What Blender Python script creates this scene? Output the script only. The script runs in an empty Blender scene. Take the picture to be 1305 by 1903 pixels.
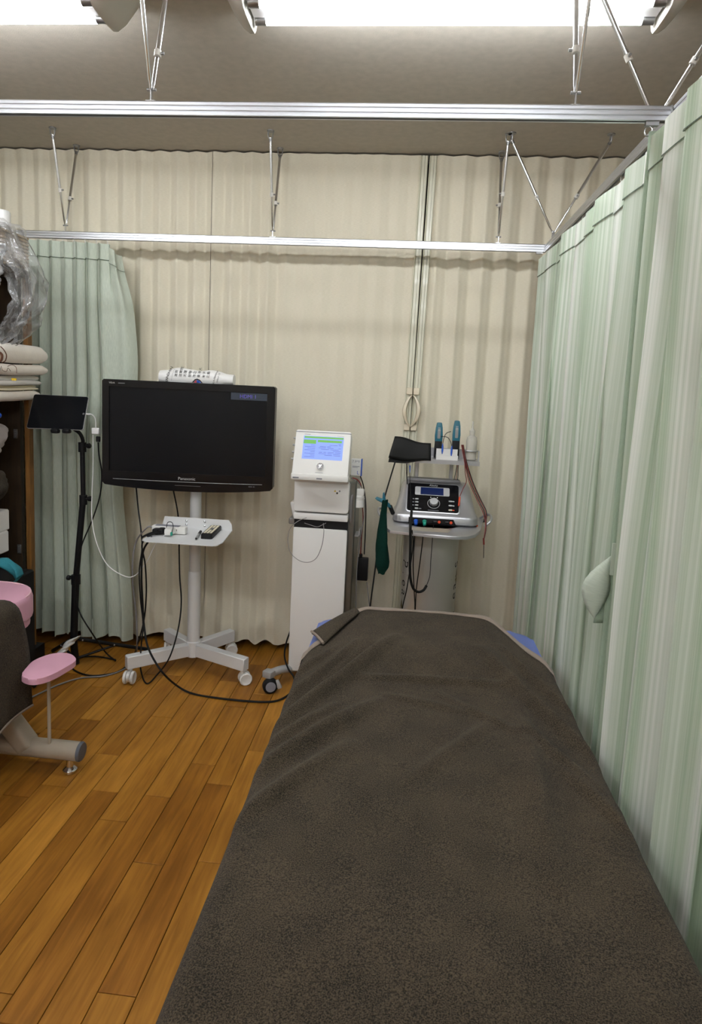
import bpy, bmesh, math, random
from math import sin, cos, pi, radians, atan2, sqrt, exp
from mathutils import Vector as V, Matrix, Euler, noise

random.seed(7)
SC = bpy.context.scene
COL = SC.collection

# ------------------------------------------------------------------ camera, world, exposure
YAW, PITCH, ROLL, FPX = -8.60743978e-02, -1.24712722e-01, 4.71768771e-02, 1196.3
CX, CY, CAMZ = 652.5, 870.0, 1.45
_f = V((sin(YAW) * cos(PITCH), cos(YAW) * cos(PITCH), sin(PITCH)))
_r0 = V((cos(YAW), -sin(YAW), 0))
_u0 = _r0.cross(_f)
_r = _r0 * cos(ROLL) + _u0 * sin(ROLL)
_u = -_r0 * sin(ROLL) + _u0 * cos(ROLL)
cam_data = bpy.data.cameras.new('camera')
cam = bpy.data.objects.new('camera', cam_data)
COL.objects.link(cam)
cam.matrix_world = Matrix(((_r.x, _u.x, -_f.x, 0), (_r.y, _u.y, -_f.y, 0), (_r.z, _u.z, -_f.z, CAMZ), (0, 0, 0, 1)))
cam_data.sensor_fit = 'VERTICAL'
cam_data.sensor_height = 36.0
cam_data.lens = FPX / 1903.0 * 36.0
cam_data.shift_y = -(951.5 - CY) / 1903.0
cam_data.clip_start = 0.02
SC.camera = cam

world = bpy.data.worlds.new('world')
SC.world = world
world.use_nodes = True
world.node_tree.nodes['Background'].inputs[0].default_value = (0.9, 0.95, 1.0, 1)
world.node_tree.nodes['Background'].inputs[1].default_value = 0.05
SC.view_settings.view_transform = 'Standard'
SC.view_settings.look = 'None'
SC.view_settings.gamma = 1.0
SC.view_settings.use_curve_mapping = False
SC.view_settings.exposure = 0.57
TUBE_STRENGTH = 38.0
SC.cycles.max_bounces = 8
SC.cycles.diffuse_bounces = 5
SC.cycles.transparent_max_bounces = 16
SC.cycles.sample_clamp_indirect = 6.0


def ray(px, py):
    return _f + _r * ((px - CX) / FPX) - _u * ((py - CY) / FPX)


def at(px, py, y):            # the point of the depth plane y seen along a photo direction
    d = ray(px, py)
    return V((0, 0, CAMZ)) + d * (y / d.y)


def atz(px, py, z):
    d = ray(px, py)
    return V((0, 0, CAMZ)) + d * ((z - CAMZ) / d.z)


def atx(px, py, x):
    d = ray(px, py)
    return V((0, 0, CAMZ)) + d * (x / d.x)


# ------------------------------------------------------------------ materials
def lin(c):
    return tuple((x / 255 / 12.92) if x / 255 <= 0.04045 else ((x / 255 + 0.055) / 1.055) ** 2.4 for x in c)


def mat(name, col, rough=0.5, metal=0.0, emit=None, estr=0.0, coat=0.0, trans=0.0, alpha=1.0, spec=0.5, sheen=0.0,
        noise_amt=0.0, noise_scale=20.0, bump=0.0, bump_scale=300.0, stretch=(1, 1, 1)):
    m = bpy.data.materials.new(name)
    m.use_nodes = True
    nt = m.node_tree
    b = nt.nodes['Principled BSDF']
    b.inputs['Base Color'].default_value = (*col, 1)
    b.inputs['Roughness'].default_value = rough
    b.inputs['Metallic'].default_value = metal
    b.inputs['Coat Weight'].default_value = coat
    b.inputs['Transmission Weight'].default_value = trans
    b.inputs['Alpha'].default_value = alpha
    b.inputs['Specular IOR Level'].default_value = spec
    b.inputs['Sheen Weight'].default_value = sheen
    if emit:
        b.inputs['Emission Color'].default_value = (*emit, 1)
        b.inputs['Emission Strength'].default_value = estr
    if noise_amt or bump:
        tc = nt.nodes.new('ShaderNodeTexCoord')
        mp = nt.nodes.new('ShaderNodeMapping')
        mp.inputs['Scale'].default_value = stretch
        nt.links.new(tc.outputs['Object'], mp.inputs['Vector'])
    if noise_amt:
        n = nt.nodes.new('ShaderNodeTexNoise')
        n.inputs['Scale'].default_value = noise_scale
        n.inputs['Detail'].default_value = 5
        nt.links.new(mp.outputs[0], n.inputs['Vector'])
        r = nt.nodes.new('ShaderNodeValToRGB')
        r.color_ramp.elements[0].position = 0.3
        r.color_ramp.elements[1].position = 0.7
        lo, hi = 1 - noise_amt, 1 + noise_amt
        r.color_ramp.elements[0].color = (*[min(1, c * lo) for c in col], 1)
        r.color_ramp.elements[1].color = (*[min(1, c * hi) for c in col], 1)
        nt.links.new(n.outputs['Fac'], r.inputs[0])
        nt.links.new(r.outputs[0], b.inputs['Base Color'])
    if bump:
        n2 = nt.nodes.new('ShaderNodeTexNoise')
        n2.inputs['Scale'].default_value = bump_scale
        n2.inputs['Detail'].default_value = 3
        nt.links.new(mp.outputs[0], n2.inputs['Vector'])
        bp = nt.nodes.new('ShaderNodeBump')
        bp.inputs['Strength'].default_value = bump
        bp.inputs['Distance'].default_value = 0.004
        nt.links.new(n2.outputs['Fac'], bp.inputs['Height'])
        nt.links.new(bp.outputs[0], b.inputs['Normal'])
    return m


def cloth_mat(name, c0, c1, sx, sy, transl=0.2, bump=0.25, thread=(900, 900), stripes=None):
    """Woven cloth: two-tone yarn along the uv axes (uv in metres), optional woven lighter stripes, some light let through."""
    m = bpy.data.materials.new(name)
    m.use_nodes = True
    nt = m.node_tree
    N, L = nt.nodes, nt.links
    out = N['Material Output']
    b = N['Principled BSDF']
    b.inputs['Roughness'].default_value = 0.85
    b.inputs['Specular IOR Level'].default_value = 0.2
    b.inputs['Sheen Weight'].default_value = 0.15
    uv = N.new('ShaderNodeUVMap')
    mp = N.new('ShaderNodeMapping')
    mp.inputs['Scale'].default_value = (sx, sy, 1)
    L.new(uv.outputs[0], mp.inputs[0])
    n = N.new('ShaderNodeTexNoise')
    n.inputs['Scale'].default_value = 1.0
    n.inputs['Detail'].default_value = 4
    n.inputs['Roughness'].default_value = 0.65
    L.new(mp.outputs[0], n.inputs['Vector'])
    r = N.new('ShaderNodeValToRGB')
    r.color_ramp.elements[0].position = 0.32
    r.color_ramp.elements[1].position = 0.68
    r.color_ramp.elements[0].color = (*c0, 1)
    r.color_ramp.elements[1].color = (*c1, 1)
    L.new(n.outputs['Fac'], r.inputs[0])
    colsock = r.outputs[0]
    if stripes:
        sc, scol, amt = stripes
        mp2 = N.new('ShaderNodeMapping')
        mp2.inputs['Scale'].default_value = (sc, 0.0, 1)
        L.new(uv.outputs[0], mp2.inputs[0])
        n2 = N.new('ShaderNodeTexNoise')
        n2.inputs['Scale'].default_value = 1.0
        n2.inputs['Detail'].default_value = 8
        n2.inputs['Roughness'].default_value = 0.72
        L.new(mp2.outputs[0], n2.inputs['Vector'])
        r2 = N.new('ShaderNodeValToRGB')
        r2.color_ramp.elements[0].position = 0.44
        r2.color_ramp.elements[1].position = 0.57
        r2.color_ramp.elements[0].color = (0, 0, 0, 1)
        r2.color_ramp.elements[1].color = (amt, amt, amt, 1)
        L.new(n2.outputs['Fac'], r2.inputs[0])
        mx = N.new('ShaderNodeMix')
        mx.data_type = 'RGBA'
        L.new(r2.outputs[0], mx.inputs[0])
        L.new(colsock, mx.inputs[6])
        mx.inputs[7].default_value = (*scol, 1)
        colsock = mx.outputs[2]
    L.new(colsock, b.inputs['Base Color'])
    mp3 = N.new('ShaderNodeMapping')
    mp3.inputs['Scale'].default_value = (*thread, 1)
    L.new(uv.outputs[0], mp3.inputs[0])
    n3 = N.new('ShaderNodeTexNoise')
    n3.inputs['Scale'].default_value = 1.0
    n3.inputs['Detail'].default_value = 2
    L.new(mp3.outputs[0], n3.inputs['Vector'])
    bp = N.new('ShaderNodeBump')
    bp.inputs['Strength'].default_value = bump
    bp.inputs['Distance'].default_value = 0.002
    L.new(n3.outputs['Fac'], bp.inputs['Height'])
    L.new(bp.outputs[0], b.inputs['Normal'])
    if transl:
        t = N.new('ShaderNodeBsdfTranslucent')
        L.new(colsock, t.inputs[0])
        ms = N.new('ShaderNodeMixShader')
        ms.inputs[0].default_value = transl
        L.new(b.outputs[0], ms.inputs[1])
        L.new(t.outputs[0], ms.inputs[2])
        L.new(ms.outputs[0], out.inputs[0])
    return m


def towel_mat(name, c0, c1):
    m = bpy.data.materials.new(name)
    m.use_nodes = True
    nt = m.node_tree
    N, L = nt.nodes, nt.links
    b = N['Principled BSDF']
    b.inputs['Roughness'].default_value = 0.95
    b.inputs['Specular IOR Level'].default_value = 0.1
    b.inputs['Sheen Weight'].default_value = 0.05
    b.inputs['Sheen Roughness'].default_value = 0.6
    tc = N.new('ShaderNodeTexCoord')
    a = N.new('ShaderNodeTexNoise')
    a.inputs['Scale'].default_value = 420
    a.inputs['Detail'].default_value = 2
    a2 = N.new('ShaderNodeTexNoise')
    a2.inputs['Scale'].default_value = 9
    a2.inputs['Detail'].default_value = 6
    L.new(tc.outputs['Object'], a.inputs['Vector'])
    L.new(tc.outputs['Object'], a2.inputs['Vector'])
    ad = N.new('ShaderNodeMath')
    ad.operation = 'MULTIPLY_ADD'
    ad.inputs[1].default_value = 0.2
    L.new(a2.outputs['Fac'], ad.inputs[0])
    mu = N.new('ShaderNodeMath')
    mu.operation = 'MULTIPLY'
    mu.inputs[1].default_value = 0.8
    L.new(a.outputs['Fac'], mu.inputs[0])
    L.new(mu.outputs[0], ad.inputs[2])
    r = N.new('ShaderNodeValToRGB')
    r.color_ramp.elements[0].position = 0.38
    r.color_ramp.elements[1].position = 0.62
    r.color_ramp.elements[0].color = (*c0, 1)
    r.color_ramp.elements[1].color = (*c1, 1)
    L.new(ad.outputs[0], r.inputs[0])
    L.new(r.outputs[0], b.inputs['Base Color'])
    bp = N.new('ShaderNodeBump')
    bp.inputs['Strength'].default_value = 0.7
    bp.inputs['Distance'].default_value = 0.004
    L.new(a.outputs['Fac'], bp.inputs['Height'])
    L.new(bp.outputs[0], b.inputs['Normal'])
    return m


def plank_mat():
    m = bpy.data.materials.new('plank_wood')
    m.use_nodes = True
    nt = m.node_tree
    N, L = nt.nodes, nt.links
    b = N['Principled BSDF']
    oi = N.new('ShaderNodeObjectInfo')
    tc = N.new('ShaderNodeTexCoord')
    ofs = N.new('ShaderNodeVectorMath')
    ofs.operation = 'MULTIPLY_ADD'
    L.new(oi.outputs['Random'], ofs.inputs[0])
    ofs.inputs[1].default_value = (37, 91, 13)
    L.new(tc.outputs['Object'], ofs.inputs[2])
    mp = N.new('ShaderNodeMapping')
    mp.inputs['Scale'].default_value = (60, 4.5, 10)
    L.new(ofs.outputs[0], mp.inputs[0])
    n = N.new('ShaderNodeTexNoise')
    n.inputs['Scale'].default_value = 1
    n.inputs['Detail'].default_value = 6
    n.inputs['Distortion'].default_value = 0.8
    L.new(mp.outputs[0], n.inputs['Vector'])
    mp2 = N.new('ShaderNodeMapping')
    mp2.inputs['Scale'].default_value = (11, 3.0, 5)
    L.new(ofs.outputs[0], mp2.inputs[0])
    n2 = N.new('ShaderNodeTexNoise')
    n2.inputs['Scale'].default_value = 1
    n2.inputs['Detail'].default_value = 3
    L.new(mp2.outputs[0], n2.inputs['Vector'])
    r = N.new('ShaderNodeValToRGB')            # tone of the single board
    e = r.color_ramp.elements
    e[0].position, e[0].color = 0.0, (0.245, 0.098, 0.012, 1)
    e[1].position, e[1].color = 1.0, (0.400, 0.185, 0.026, 1)
    k = r.color_ramp.elements.new(0.3)
    k.color = (0.310, 0.134, 0.017, 1)
    L.new(oi.outputs['Random'], r.inputs[0])
    g = N.new('ShaderNodeValToRGB')
    g.color_ramp.elements[0].position, g.color_ramp.elements[0].color = 0.3, (0.72, 0.68, 0.62, 1)
    g.color_ramp.elements[1].position, g.color_ramp.elements[1].color = 0.7, (1.12, 1.12, 1.12, 1)
    L.new(n.outputs['Fac'], g.inputs[0])
    g2 = N.new('ShaderNodeValToRGB')
    g2.color_ramp.elements[0].position, g2.color_ramp.elements[0].color = 0.3, (0.75, 0.70, 0.62, 1)
    g2.color_ramp.elements[1].position, g2.color_ramp.elements[1].color = 0.65, (1.08, 1.08, 1.08, 1)
    L.new(n2.outputs['Fac'], g2.inputs[0])
    m1 = N.new('ShaderNodeMix'); m1.data_type = 'RGBA'; m1.blend_type = 'MULTIPLY'; m1.inputs[0].default_value = 1
    L.new(r.outputs[0], m1.inputs[6]); L.new(g.outputs[0], m1.inputs[7])
    m2 = N.new('ShaderNodeMix'); m2.data_type = 'RGBA'; m2.blend_type = 'MULTIPLY'; m2.inputs[0].default_value = 1
    L.new(m1.outputs[2], m2.inputs[6]); L.new(g2.outputs[0], m2.inputs[7])
    L.new(m2.outputs[2], b.inputs['Base Color'])
    b.inputs['Roughness'].default_value = 0.42
    b.inputs['Specular IOR Level'].default_value = 0.22
    bp = N.new('ShaderNodeBump')
    bp.inputs['Strength'].default_value = 0.08
    bp.inputs['Distance'].default_value = 0.002
    L.new(n.outputs['Fac'], bp.inputs['Height'])
    L.new(bp.outputs[0], b.inputs['Normal'])
    return m


M = {}
M['white'] = mat('white_enamel', (0.72, 0.71, 0.69), 0.35)
M['white_soft'] = mat('white_plastic', (0.74, 0.73, 0.70), 0.45)
M['cream'] = mat('cream_plastic', (0.66, 0.58, 0.44), 0.4)
M['stand'] = mat('white_painted_steel', (0.68, 0.68, 0.68), 0.4)
M['black'] = mat('black_plastic', (0.008, 0.008, 0.009), 0.45, spec=0.2)
M['blackgloss'] = mat('black_gloss_plastic', (0.005, 0.005, 0.006), 0.14, spec=0.25)
M['screen'] = mat('dark_glass_screen', (0.005, 0.0055, 0.007), 0.2, spec=0.16)
M['rubber'] = mat('black_rubber', (0.007, 0.007, 0.007), 0.6, spec=0.2)
M['cord_grey'] = mat('grey_cord', (0.20, 0.19, 0.19), 0.5)
M['cord_white'] = mat('white_cord', (0.78, 0.78, 0.78), 0.4)
M['cord_red'] = mat('red_cord', (0.20, 0.02, 0.015), 0.5)
M['alu'] = mat('brushed_aluminium', (0.58, 0.59, 0.62), 0.36, 1.0, noise_amt=0.12, noise_scale=8, stretch=(3, 60, 200))
M['chrome'] = mat('chromed_steel', (0.74, 0.75, 0.77), 0.2, 1.0)
M['steel_dark'] = mat('dull_zinc', (0.30, 0.30, 0.30), 0.4, 0.9)
M['silver'] = mat('silver_paint', (0.48, 0.48, 0.50), 0.33, 0.75)
M['silver_dark'] = mat('graphite_paint', (0.15, 0.15, 0.16), 0.35, 0.5)
M['inox'] = mat('stainless_panel', (0.20, 0.21, 0.20), 0.3, 0.9)
M['post'] = mat('pale_green_enamel', (0.60, 0.585, 0.465), 0.34, coat=0.1)
M['gap'] = mat('dark_gap', (0.01, 0.01, 0.008), 0.8)
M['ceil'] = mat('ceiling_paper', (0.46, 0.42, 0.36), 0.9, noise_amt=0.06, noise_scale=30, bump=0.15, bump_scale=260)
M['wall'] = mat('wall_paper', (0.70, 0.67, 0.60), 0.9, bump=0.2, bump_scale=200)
M['back_shade'] = mat('back_room_shade', (0.05, 0.04, 0.03), 0.8)  # darkness of the room behind the partition, put into a colour
M['subfloor'] = mat('subfloor', (0.022, 0.012, 0.004), 0.9)
M['plank'] = plank_mat()
M['beige'] = cloth_mat('beige_slub_cloth', (0.612, 0.562, 0.440), (0.715, 0.665, 0.538), 60, 900, transl=0.0, bump=0.3, thread=(500, 1300))
M['green'] = cloth_mat('mint_cloth', (0.470, 0.525, 0.440), (0.590, 0.640, 0.545), 420, 30, transl=0.12, bump=0.25, thread=(900, 500))
M['green_stripe'] = cloth_mat('mint_striped_cloth', (0.345, 0.440, 0.310), (0.430, 0.525, 0.390), 500, 3, transl=0.14, bump=0.2,
                              thread=(1200, 40), stripes=(9, (0.78, 0.80, 0.74), 0.95))
M['green_plain'] = cloth_mat('mint_backing_cloth', (0.33, 0.42, 0.31), (0.40, 0.49, 0.38), 500, 60, transl=0.1)
M['towel'] = towel_mat('brown_terry', (0.012, 0.009, 0.006), (0.078, 0.058, 0.036))
M['hem'] = cloth_mat('brown_hem_tape', (0.19, 0.145, 0.115), (0.27, 0.215, 0.175), 400, 900, transl=0)
M['blue'] = mat('blue_vinyl', (0.115, 0.165, 0.44), 0.42, bump=0.1, bump_scale=500)
M['pink'] = mat('pink_vinyl', (0.64, 0.34, 0.44), 0.42, bump=0.12, bump_scale=400, noise_amt=0.05, noise_scale=6)
M['pink_pipe'] = mat('pale_pink_piping', (0.78, 0.50, 0.55), 0.5)
M['beige_steel'] = mat('beige_painted_steel', (0.36, 0.31, 0.245), 0.42, noise_amt=0.05, noise_scale=12)
M['grey_cap'] = mat('grey_end_cap', (0.095, 0.105, 0.125), 0.5)
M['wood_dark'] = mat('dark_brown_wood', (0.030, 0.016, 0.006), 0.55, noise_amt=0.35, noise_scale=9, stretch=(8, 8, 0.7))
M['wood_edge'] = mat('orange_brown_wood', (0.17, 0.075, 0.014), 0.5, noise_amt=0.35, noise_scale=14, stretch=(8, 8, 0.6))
M['blanket_w'] = mat('cream_blanket', (0.84, 0.77, 0.69), 0.95, sheen=0.3, noise_amt=0.05, noise_scale=15, bump=0.3, bump_scale=250)
M['blanket_y'] = mat('pale_yellow_blanket', (0.82, 0.74, 0.55), 0.95, sheen=0.3, bump=0.3, bump_scale=250)
M['blanket_g'] = mat('pale_grey_blanket', (0.76, 0.74, 0.71), 0.95, sheen=0.3, noise_amt=0.08, noise_scale=9, bump=0.3, bump_scale=250)
M['blanket_grey'] = mat('greyish_pink_cloth', (0.34, 0.29, 0.27), 0.95, sheen=0.3, noise_amt=0.12, noise_scale=9, bump=0.4, bump_scale=250)
M['ink'] = mat('black_ink', (0.012, 0.011, 0.012), 0.8)
M['ink_brown'] = mat('brown_ink', (0.13, 0.055, 0.03), 0.9)
M['ink_grey'] = mat('grey_ink', (0.22, 0.22, 0.25), 0.7)
M['ink_blue'] = mat('blue_ink', (0.02, 0.08, 0.42), 0.6)
M['ink_red'] = mat('red_ink', (0.50, 0.05, 0.08), 0.6)
M['ink_yellow'] = mat('yellow_ink', (0.62, 0.42, 0.02), 0.6)
M['ink_gold'] = mat('dark_gold_ink', (0.12, 0.09, 0.02), 0.4, 0.3)
M['label_silver'] = mat('silver_lettering', (0.42, 0.42, 0.42), 0.4, 0.3)
M['teal'] = mat('teal_plastic', (0.01, 0.115, 0.165), 0.4)
M['teal_cloth'] = mat('teal_cloth', (0.02, 0.18, 0.22), 0.9, bump=0.3, bump_scale=200)
M['net'] = mat('dark_green_net', (0.001, 0.020, 0.014), 0.9, spec=0.15, noise_amt=0.4, noise_scale=350)
M['orange'] = mat('orange_plastic', (0.62, 0.06, 0.015), 0.4)
M['bluecap'] = mat('blue_plastic', (0.015, 0.085, 0.45), 0.35)
M['greencap'] = mat('green_plastic', (0.02, 0.28, 0.20), 0.4)
M['pearl'] = mat('pearl_silver_paint', (0.50, 0.485, 0.445), 0.3, 0.45)
M['bottle'] = mat('frosted_plastic', (0.60, 0.58, 0.53), 0.4, alpha=0.5)
M['gel'] = mat('milky_gel', (0.62, 0.57, 0.47), 0.5)
M['leather'] = mat('black_vinyl_cloth', (0.008, 0.008, 0.0075), 0.55, spec=0.2)
M['lcd'] = mat('lit_lcd', (0.03, 0.04, 0.09), 0.2, emit=(0.24, 0.34, 0.86), estr=0.85)
M['lcd_bar'] = mat('lit_lcd_green', (0.03, 0.07, 0.02), 0.2, emit=(0.17, 0.42, 0.10), estr=0.75)
M['lcd_ink'] = mat('lcd_dark_text', (0.02, 0.02, 0.08), 0.3, emit=(0.05, 0.06, 0.22), estr=0.7)
M['lcd_pale'] = mat('lcd_pale_field', (0.05, 0.05, 0.09), 0.3, emit=(0.5, 0.55, 0.75), estr=0.8)
M['lcd_dark'] = mat('navy_lcd', (0.004, 0.008, 0.035), 0.15, emit=(0.004, 0.010, 0.05), estr=0.5)
M['hdmi_panel'] = mat('dim_banner', (0.01, 0.013, 0.018), 0.2, emit=(0.010, 0.018, 0.032), estr=0.6)
M['hdmi_ink'] = mat('dim_violet_text', (0.01, 0.01, 0.03), 0.2, emit=(0.07, 0.05, 0.28), estr=0.8)
M['tube'] = mat('lit_tube', (0.9, 0.9, 0.9), 0.4, emit=(0.93, 0.965, 1.0), estr=TUBE_STRENGTH)
M['reflector'] = mat('white_reflector', (0.80, 0.80, 0.80), 0.5)
M['lamp_end'] = mat('lamp_end_white', (0.60, 0.58, 0.53), 0.5)
M['thread'] = mat('grey_green_thread', (0.10, 0.13, 0.10), 0.9)
M['wicker'] = mat('pale_wicker', (0.36, 0.27, 0.16), 0.7)


def film_mat():
    m = bpy.data.materials.new('clear_film')
    m.use_nodes = True
    N, L = m.node_tree.nodes, m.node_tree.links
    N.remove(N['Principled BSDF'])
    t = N.new('ShaderNodeBsdfTransparent')
    t.inputs[0].default_value = (0.93, 0.93, 0.93, 1)
    g = N.new('ShaderNodeBsdfGlossy')
    g.inputs['Roughness'].default_value = 0.12
    g.inputs['Color'].default_value = (0.9, 0.9, 0.9, 1)
    d = N.new('ShaderNodeBsdfDiffuse')
    d.inputs[0].default_value = (0.5, 0.5, 0.5, 1)
    fr = N.new('ShaderNodeLayerWeight')
    fr.inputs[0].default_value = 0.25
    m1 = N.new('ShaderNodeMixShader')
    L.new(fr.outputs['Facing'], m1.inputs[0])
    L.new(t.outputs[0], m1.inputs[1])
    L.new(g.outputs[0], m1.inputs[2])
    m2 = N.new('ShaderNodeMixShader')
    m2.inputs[0].default_value = 0.22
    L.new(m1.outputs[0], m2.inputs[1])
    L.new(d.outputs[0], m2.inputs[2])
    tc = N.new('ShaderNodeTexCoord')
    n = N.new('ShaderNodeTexNoise')
    n.inputs['Scale'].default_value = 26
    n.inputs['Detail'].default_value = 4
    n.inputs['Distortion'].default_value = 1.2
    L.new(tc.outputs['Object'], n.inputs['Vector'])
    bp = N.new('ShaderNodeBump')
    bp.inputs['Strength'].default_value = 1.0
    bp.inputs['Distance'].default_value = 0.03
    L.new(n.outputs['Fac'], bp.inputs['Height'])
    L.new(bp.outputs[0], g.inputs['Normal'])
    L.new(m2.outputs[0], N['Material Output'].inputs[0])
    return m


M['film'] = film_mat()


# ------------------------------------------------------------------ geometry helpers
class B:
    def __init__(s):
        s.bm = bmesh.new()
        s.uv = None

    def box(s, c, d, mx=None, bev=0.0, seg=1):
        r = bmesh.ops.create_cube(s.bm, size=1.0)
        vs = r['verts']
        for v in vs:
            v.co = V((v.co.x * d[0], v.co.y * d[1], v.co.z * d[2]))
        if bev:
            es = list({e for v in vs for e in v.link_edges})
            rb = bmesh.ops.bevel(s.bm, geom=es, offset=bev, segments=seg, affect='EDGES', profile=0.6)
            vs = list({v for f in rb['faces'] for v in f.verts} | {v for v in vs if v.is_valid})
        for v in vs:
            v.co = (mx @ v.co if mx else v.co) + V(c)
        return s

    def cyl(s, p0, p1, r0, r1=None, n=16):
        r1 = r0 if r1 is None else r1
        p0, p1 = V(p0), V(p1)
        q = (p1 - p0).to_track_quat('Z', 'Y')
        ra, rb = [], []
        for i in range(n):
            a = 2 * pi * i / n
            o = q @ V((cos(a), sin(a), 0))
            ra.append(s.bm.verts.new(p0 + o * r0))
            rb.append(s.bm.verts.new(p1 + o * r1))
        for i in range(n):
            j = (i + 1) % n
            s.bm.faces.new((ra[i], ra[j], rb[j], rb[i]))
        s.bm.faces.new(ra[::-1])
        s.bm.faces.new(rb)
        return s

    def lathe(s, o, prof, n=24, axis=(0, 0, 1)):
        q = V(axis).to_track_quat('Z', 'Y')
        o = V(o)
        rings = []
        for r, z in prof:
            rings.append([s.bm.verts.new(o + q @ V((max(r, 1e-4) * cos(2 * pi * i / n), max(r, 1e-4) * sin(2 * pi * i / n), z))) for i in range(n)])
        for a, b in zip(rings, rings[1:]):
            for i in range(n):
                j = (i + 1) % n
                s.bm.faces.new((a[i], a[j], b[j], b[i]))
        s.bm.faces.new(rings[0][::-1])
        s.bm.faces.new(rings[-1])
        return s

    def tube(s, pts, r, n=8, rad=None):
        pts = [V(p) for p in pts]
        rings = []
        up = V((0.13, 0.21, 0.97))
        for i, p in enumerate(pts):
            t = (pts[min(i + 1, len(pts) - 1)] - pts[max(i - 1, 0)]).normalized()
            x = up - t * up.dot(t)
            if x.length < 1e-4:
                x = V((1, 0, 0)) - t * t.x
            x.normalize()
            y = t.cross(x)
            up = x
            rr = rad[i] if rad else r
            rings.append([s.bm.verts.new(p + (x * cos(2 * pi * k / n) + y * sin(2 * pi * k / n)) * rr) for k in range(n)])
        for a, b in zip(rings, rings[1:]):
            for k in range(n):
                j = (k + 1) % n
                s.bm.faces.new((a[k], a[j], b[j], b[k]))
        s.bm.faces.new(rings[0][::-1])
        s.bm.faces.new(rings[-1])
        return s

    def prism(s, pts, mx, d0, d1, bev=0.0):
        """2D outline (x, y of mx's frame) pushed from d0 to d1 along mx's z."""
        a = [s.bm.verts.new(mx @ V((x, y, d0))) for x, y in pts]
        b = [s.bm.verts.new(mx @ V((x, y, d1))) for x, y in pts]
        fs = [s.bm.faces.new(a[::-1]), s.bm.faces.new(b)]
        n = len(pts)
        for i in range(n):
            j = (i + 1) % n
            fs.append(s.bm.faces.new((a[i], a[j], b[j], b[i])))
        if bev:
            es = list({e for e in fs[1].edges})
            bmesh.ops.bevel(s.bm, geom=es, offset=bev, segments=2, affect='EDGES', profile=0.6)
        return s

    def frame(s, outer, inner, mx, d0, d1):
        n = len(outer)
        L = [[s.bm.verts.new(mx @ V((x, y, d))) for x, y in o] for o, d in ((outer, d0), (outer, d1), (inner, d1), (inner, d0))]
        for k in range(4):
            a, b = L[k], L[(k + 1) % 4]
            for i in range(n):
                j = (i + 1) % n
                s.bm.faces.new((a[i], a[j], b[j], b[i]))
        return s

    def grid(s, fn, nu, nv, uvfn=None, closed=False):
        g = [[s.bm.verts.new(fn(i / nu, j / nv)) for j in range(nv + 1)] for i in range(nu + 1)]
        if uvfn and s.uv is None:
            s.uv = s.bm.loops.layers.uv.new('UVMap')
        for i in range(nu):
            for j in range(nv):
                f = s.bm.faces.new((g[i][j], g[i + 1][j], g[i + 1][j + 1], g[i][j + 1]))
                if uvfn:
                    for l, (a, b) in zip(f.loops, ((i, j), (i + 1, j), (i + 1, j + 1), (i, j + 1))):
                        l[s.uv].uv = uvfn(a / nu, b / nv)
        return s

    def hexa(s, c):
        """box from eight corners: bottom four then top four, same turn"""
        v = [s.bm.verts.new(p) for p in c]
        for f in ((3, 2, 1, 0), (4, 5, 6, 7), (0, 1, 5, 4), (1, 2, 6, 5), (2, 3, 7, 6), (3, 0, 4, 7)):
            s.bm.faces.new([v[i] for i in f])
        return s

    def bevel_all(s, off, seg=2):
        bmesh.ops.bevel(s.bm, geom=list(s.bm.edges), offset=off, segments=seg, affect='EDGES', profile=0.6)
        return s

    def obj(s, name, m, parent=None, smooth=True, ang=38, solid=0.0, sub=0, keep=None, normals=True):
        bm = s.bm
        if normals:
            bmesh.ops.recalc_face_normals(bm, faces=list(bm.faces))
        if smooth:
            for f in bm.faces:
                f.smooth = True
            lim = radians(ang)
            for e in bm.edges:
                if len(e.link_faces) == 2 and e.calc_face_angle(0) > lim:
                    e.smooth = False
        if parent is None:
            if keep is not None:
                o0 = V(keep)
            else:
                xs = [v.co for v in bm.verts]
                o0 = V(((min(v.x for v in xs) + max(v.x for v in xs)) / 2, (min(v.y for v in xs) + max(v.y for v in xs)) / 2, min(v.z for v in xs)))
        else:
            o0 = base_of(parent)
        for v in bm.verts:
            v.co -= o0
        me = bpy.data.meshes.new(name)
        bm.to_mesh(me)
        bm.free()
        o = bpy.data.objects.new(name, me)
        COL.objects.link(o)
        me.materials.append(M[m] if isinstance(m, str) else m)
        if parent is None:
            o.location = o0
        else:
            o.parent = parent
        if sub:
            md = o.modifiers.new('subdivision', 'SUBSURF')
            md.levels = md.render_levels = sub
        if solid:
            md = o.modifiers.new('thickness', 'SOLIDIFY')
            md.thickness = solid
            md.offset = 0
        return o


def base_of(o):
    p = V((0, 0, 0))
    while o is not None:
        p += o.location
        o = o.parent
    return p


def tag(o, label, cat, group=None, kind=None):
    if label:
        o['label'] = label
    if cat:
        o['category'] = cat
    if group:
        o['group'] = group
    if kind:
        o['kind'] = kind
    return o


def thing(name, label, cat, loc, group=None):
    o = bpy.data.objects.new(name, None)
    COL.objects.link(o)
    o.location = V(loc)
    o.empty_display_size = 0.05
    return tag(o, label, cat, group)


def struct(o):
    o['kind'] = 'structure'
    return o


def frm(o, x, y):
    """matrix whose local x, y, z are the given axes (z = x cross y) at o"""
    x, y = V(x).normalized(), V(y)
    z = x.cross(y).normalized()
    y = z.cross(x)
    return Matrix(((x.x, y.x, z.x, o[0]), (x.y, y.y, z.y, o[1]), (x.z, y.z, z.z, o[2]), (0, 0, 0, 1)))


def FRONT(o):                       # x right, y up, z towards the viewer's end of the room
    return frm(o, (1, 0, 0), (0, 0, 1))


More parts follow.
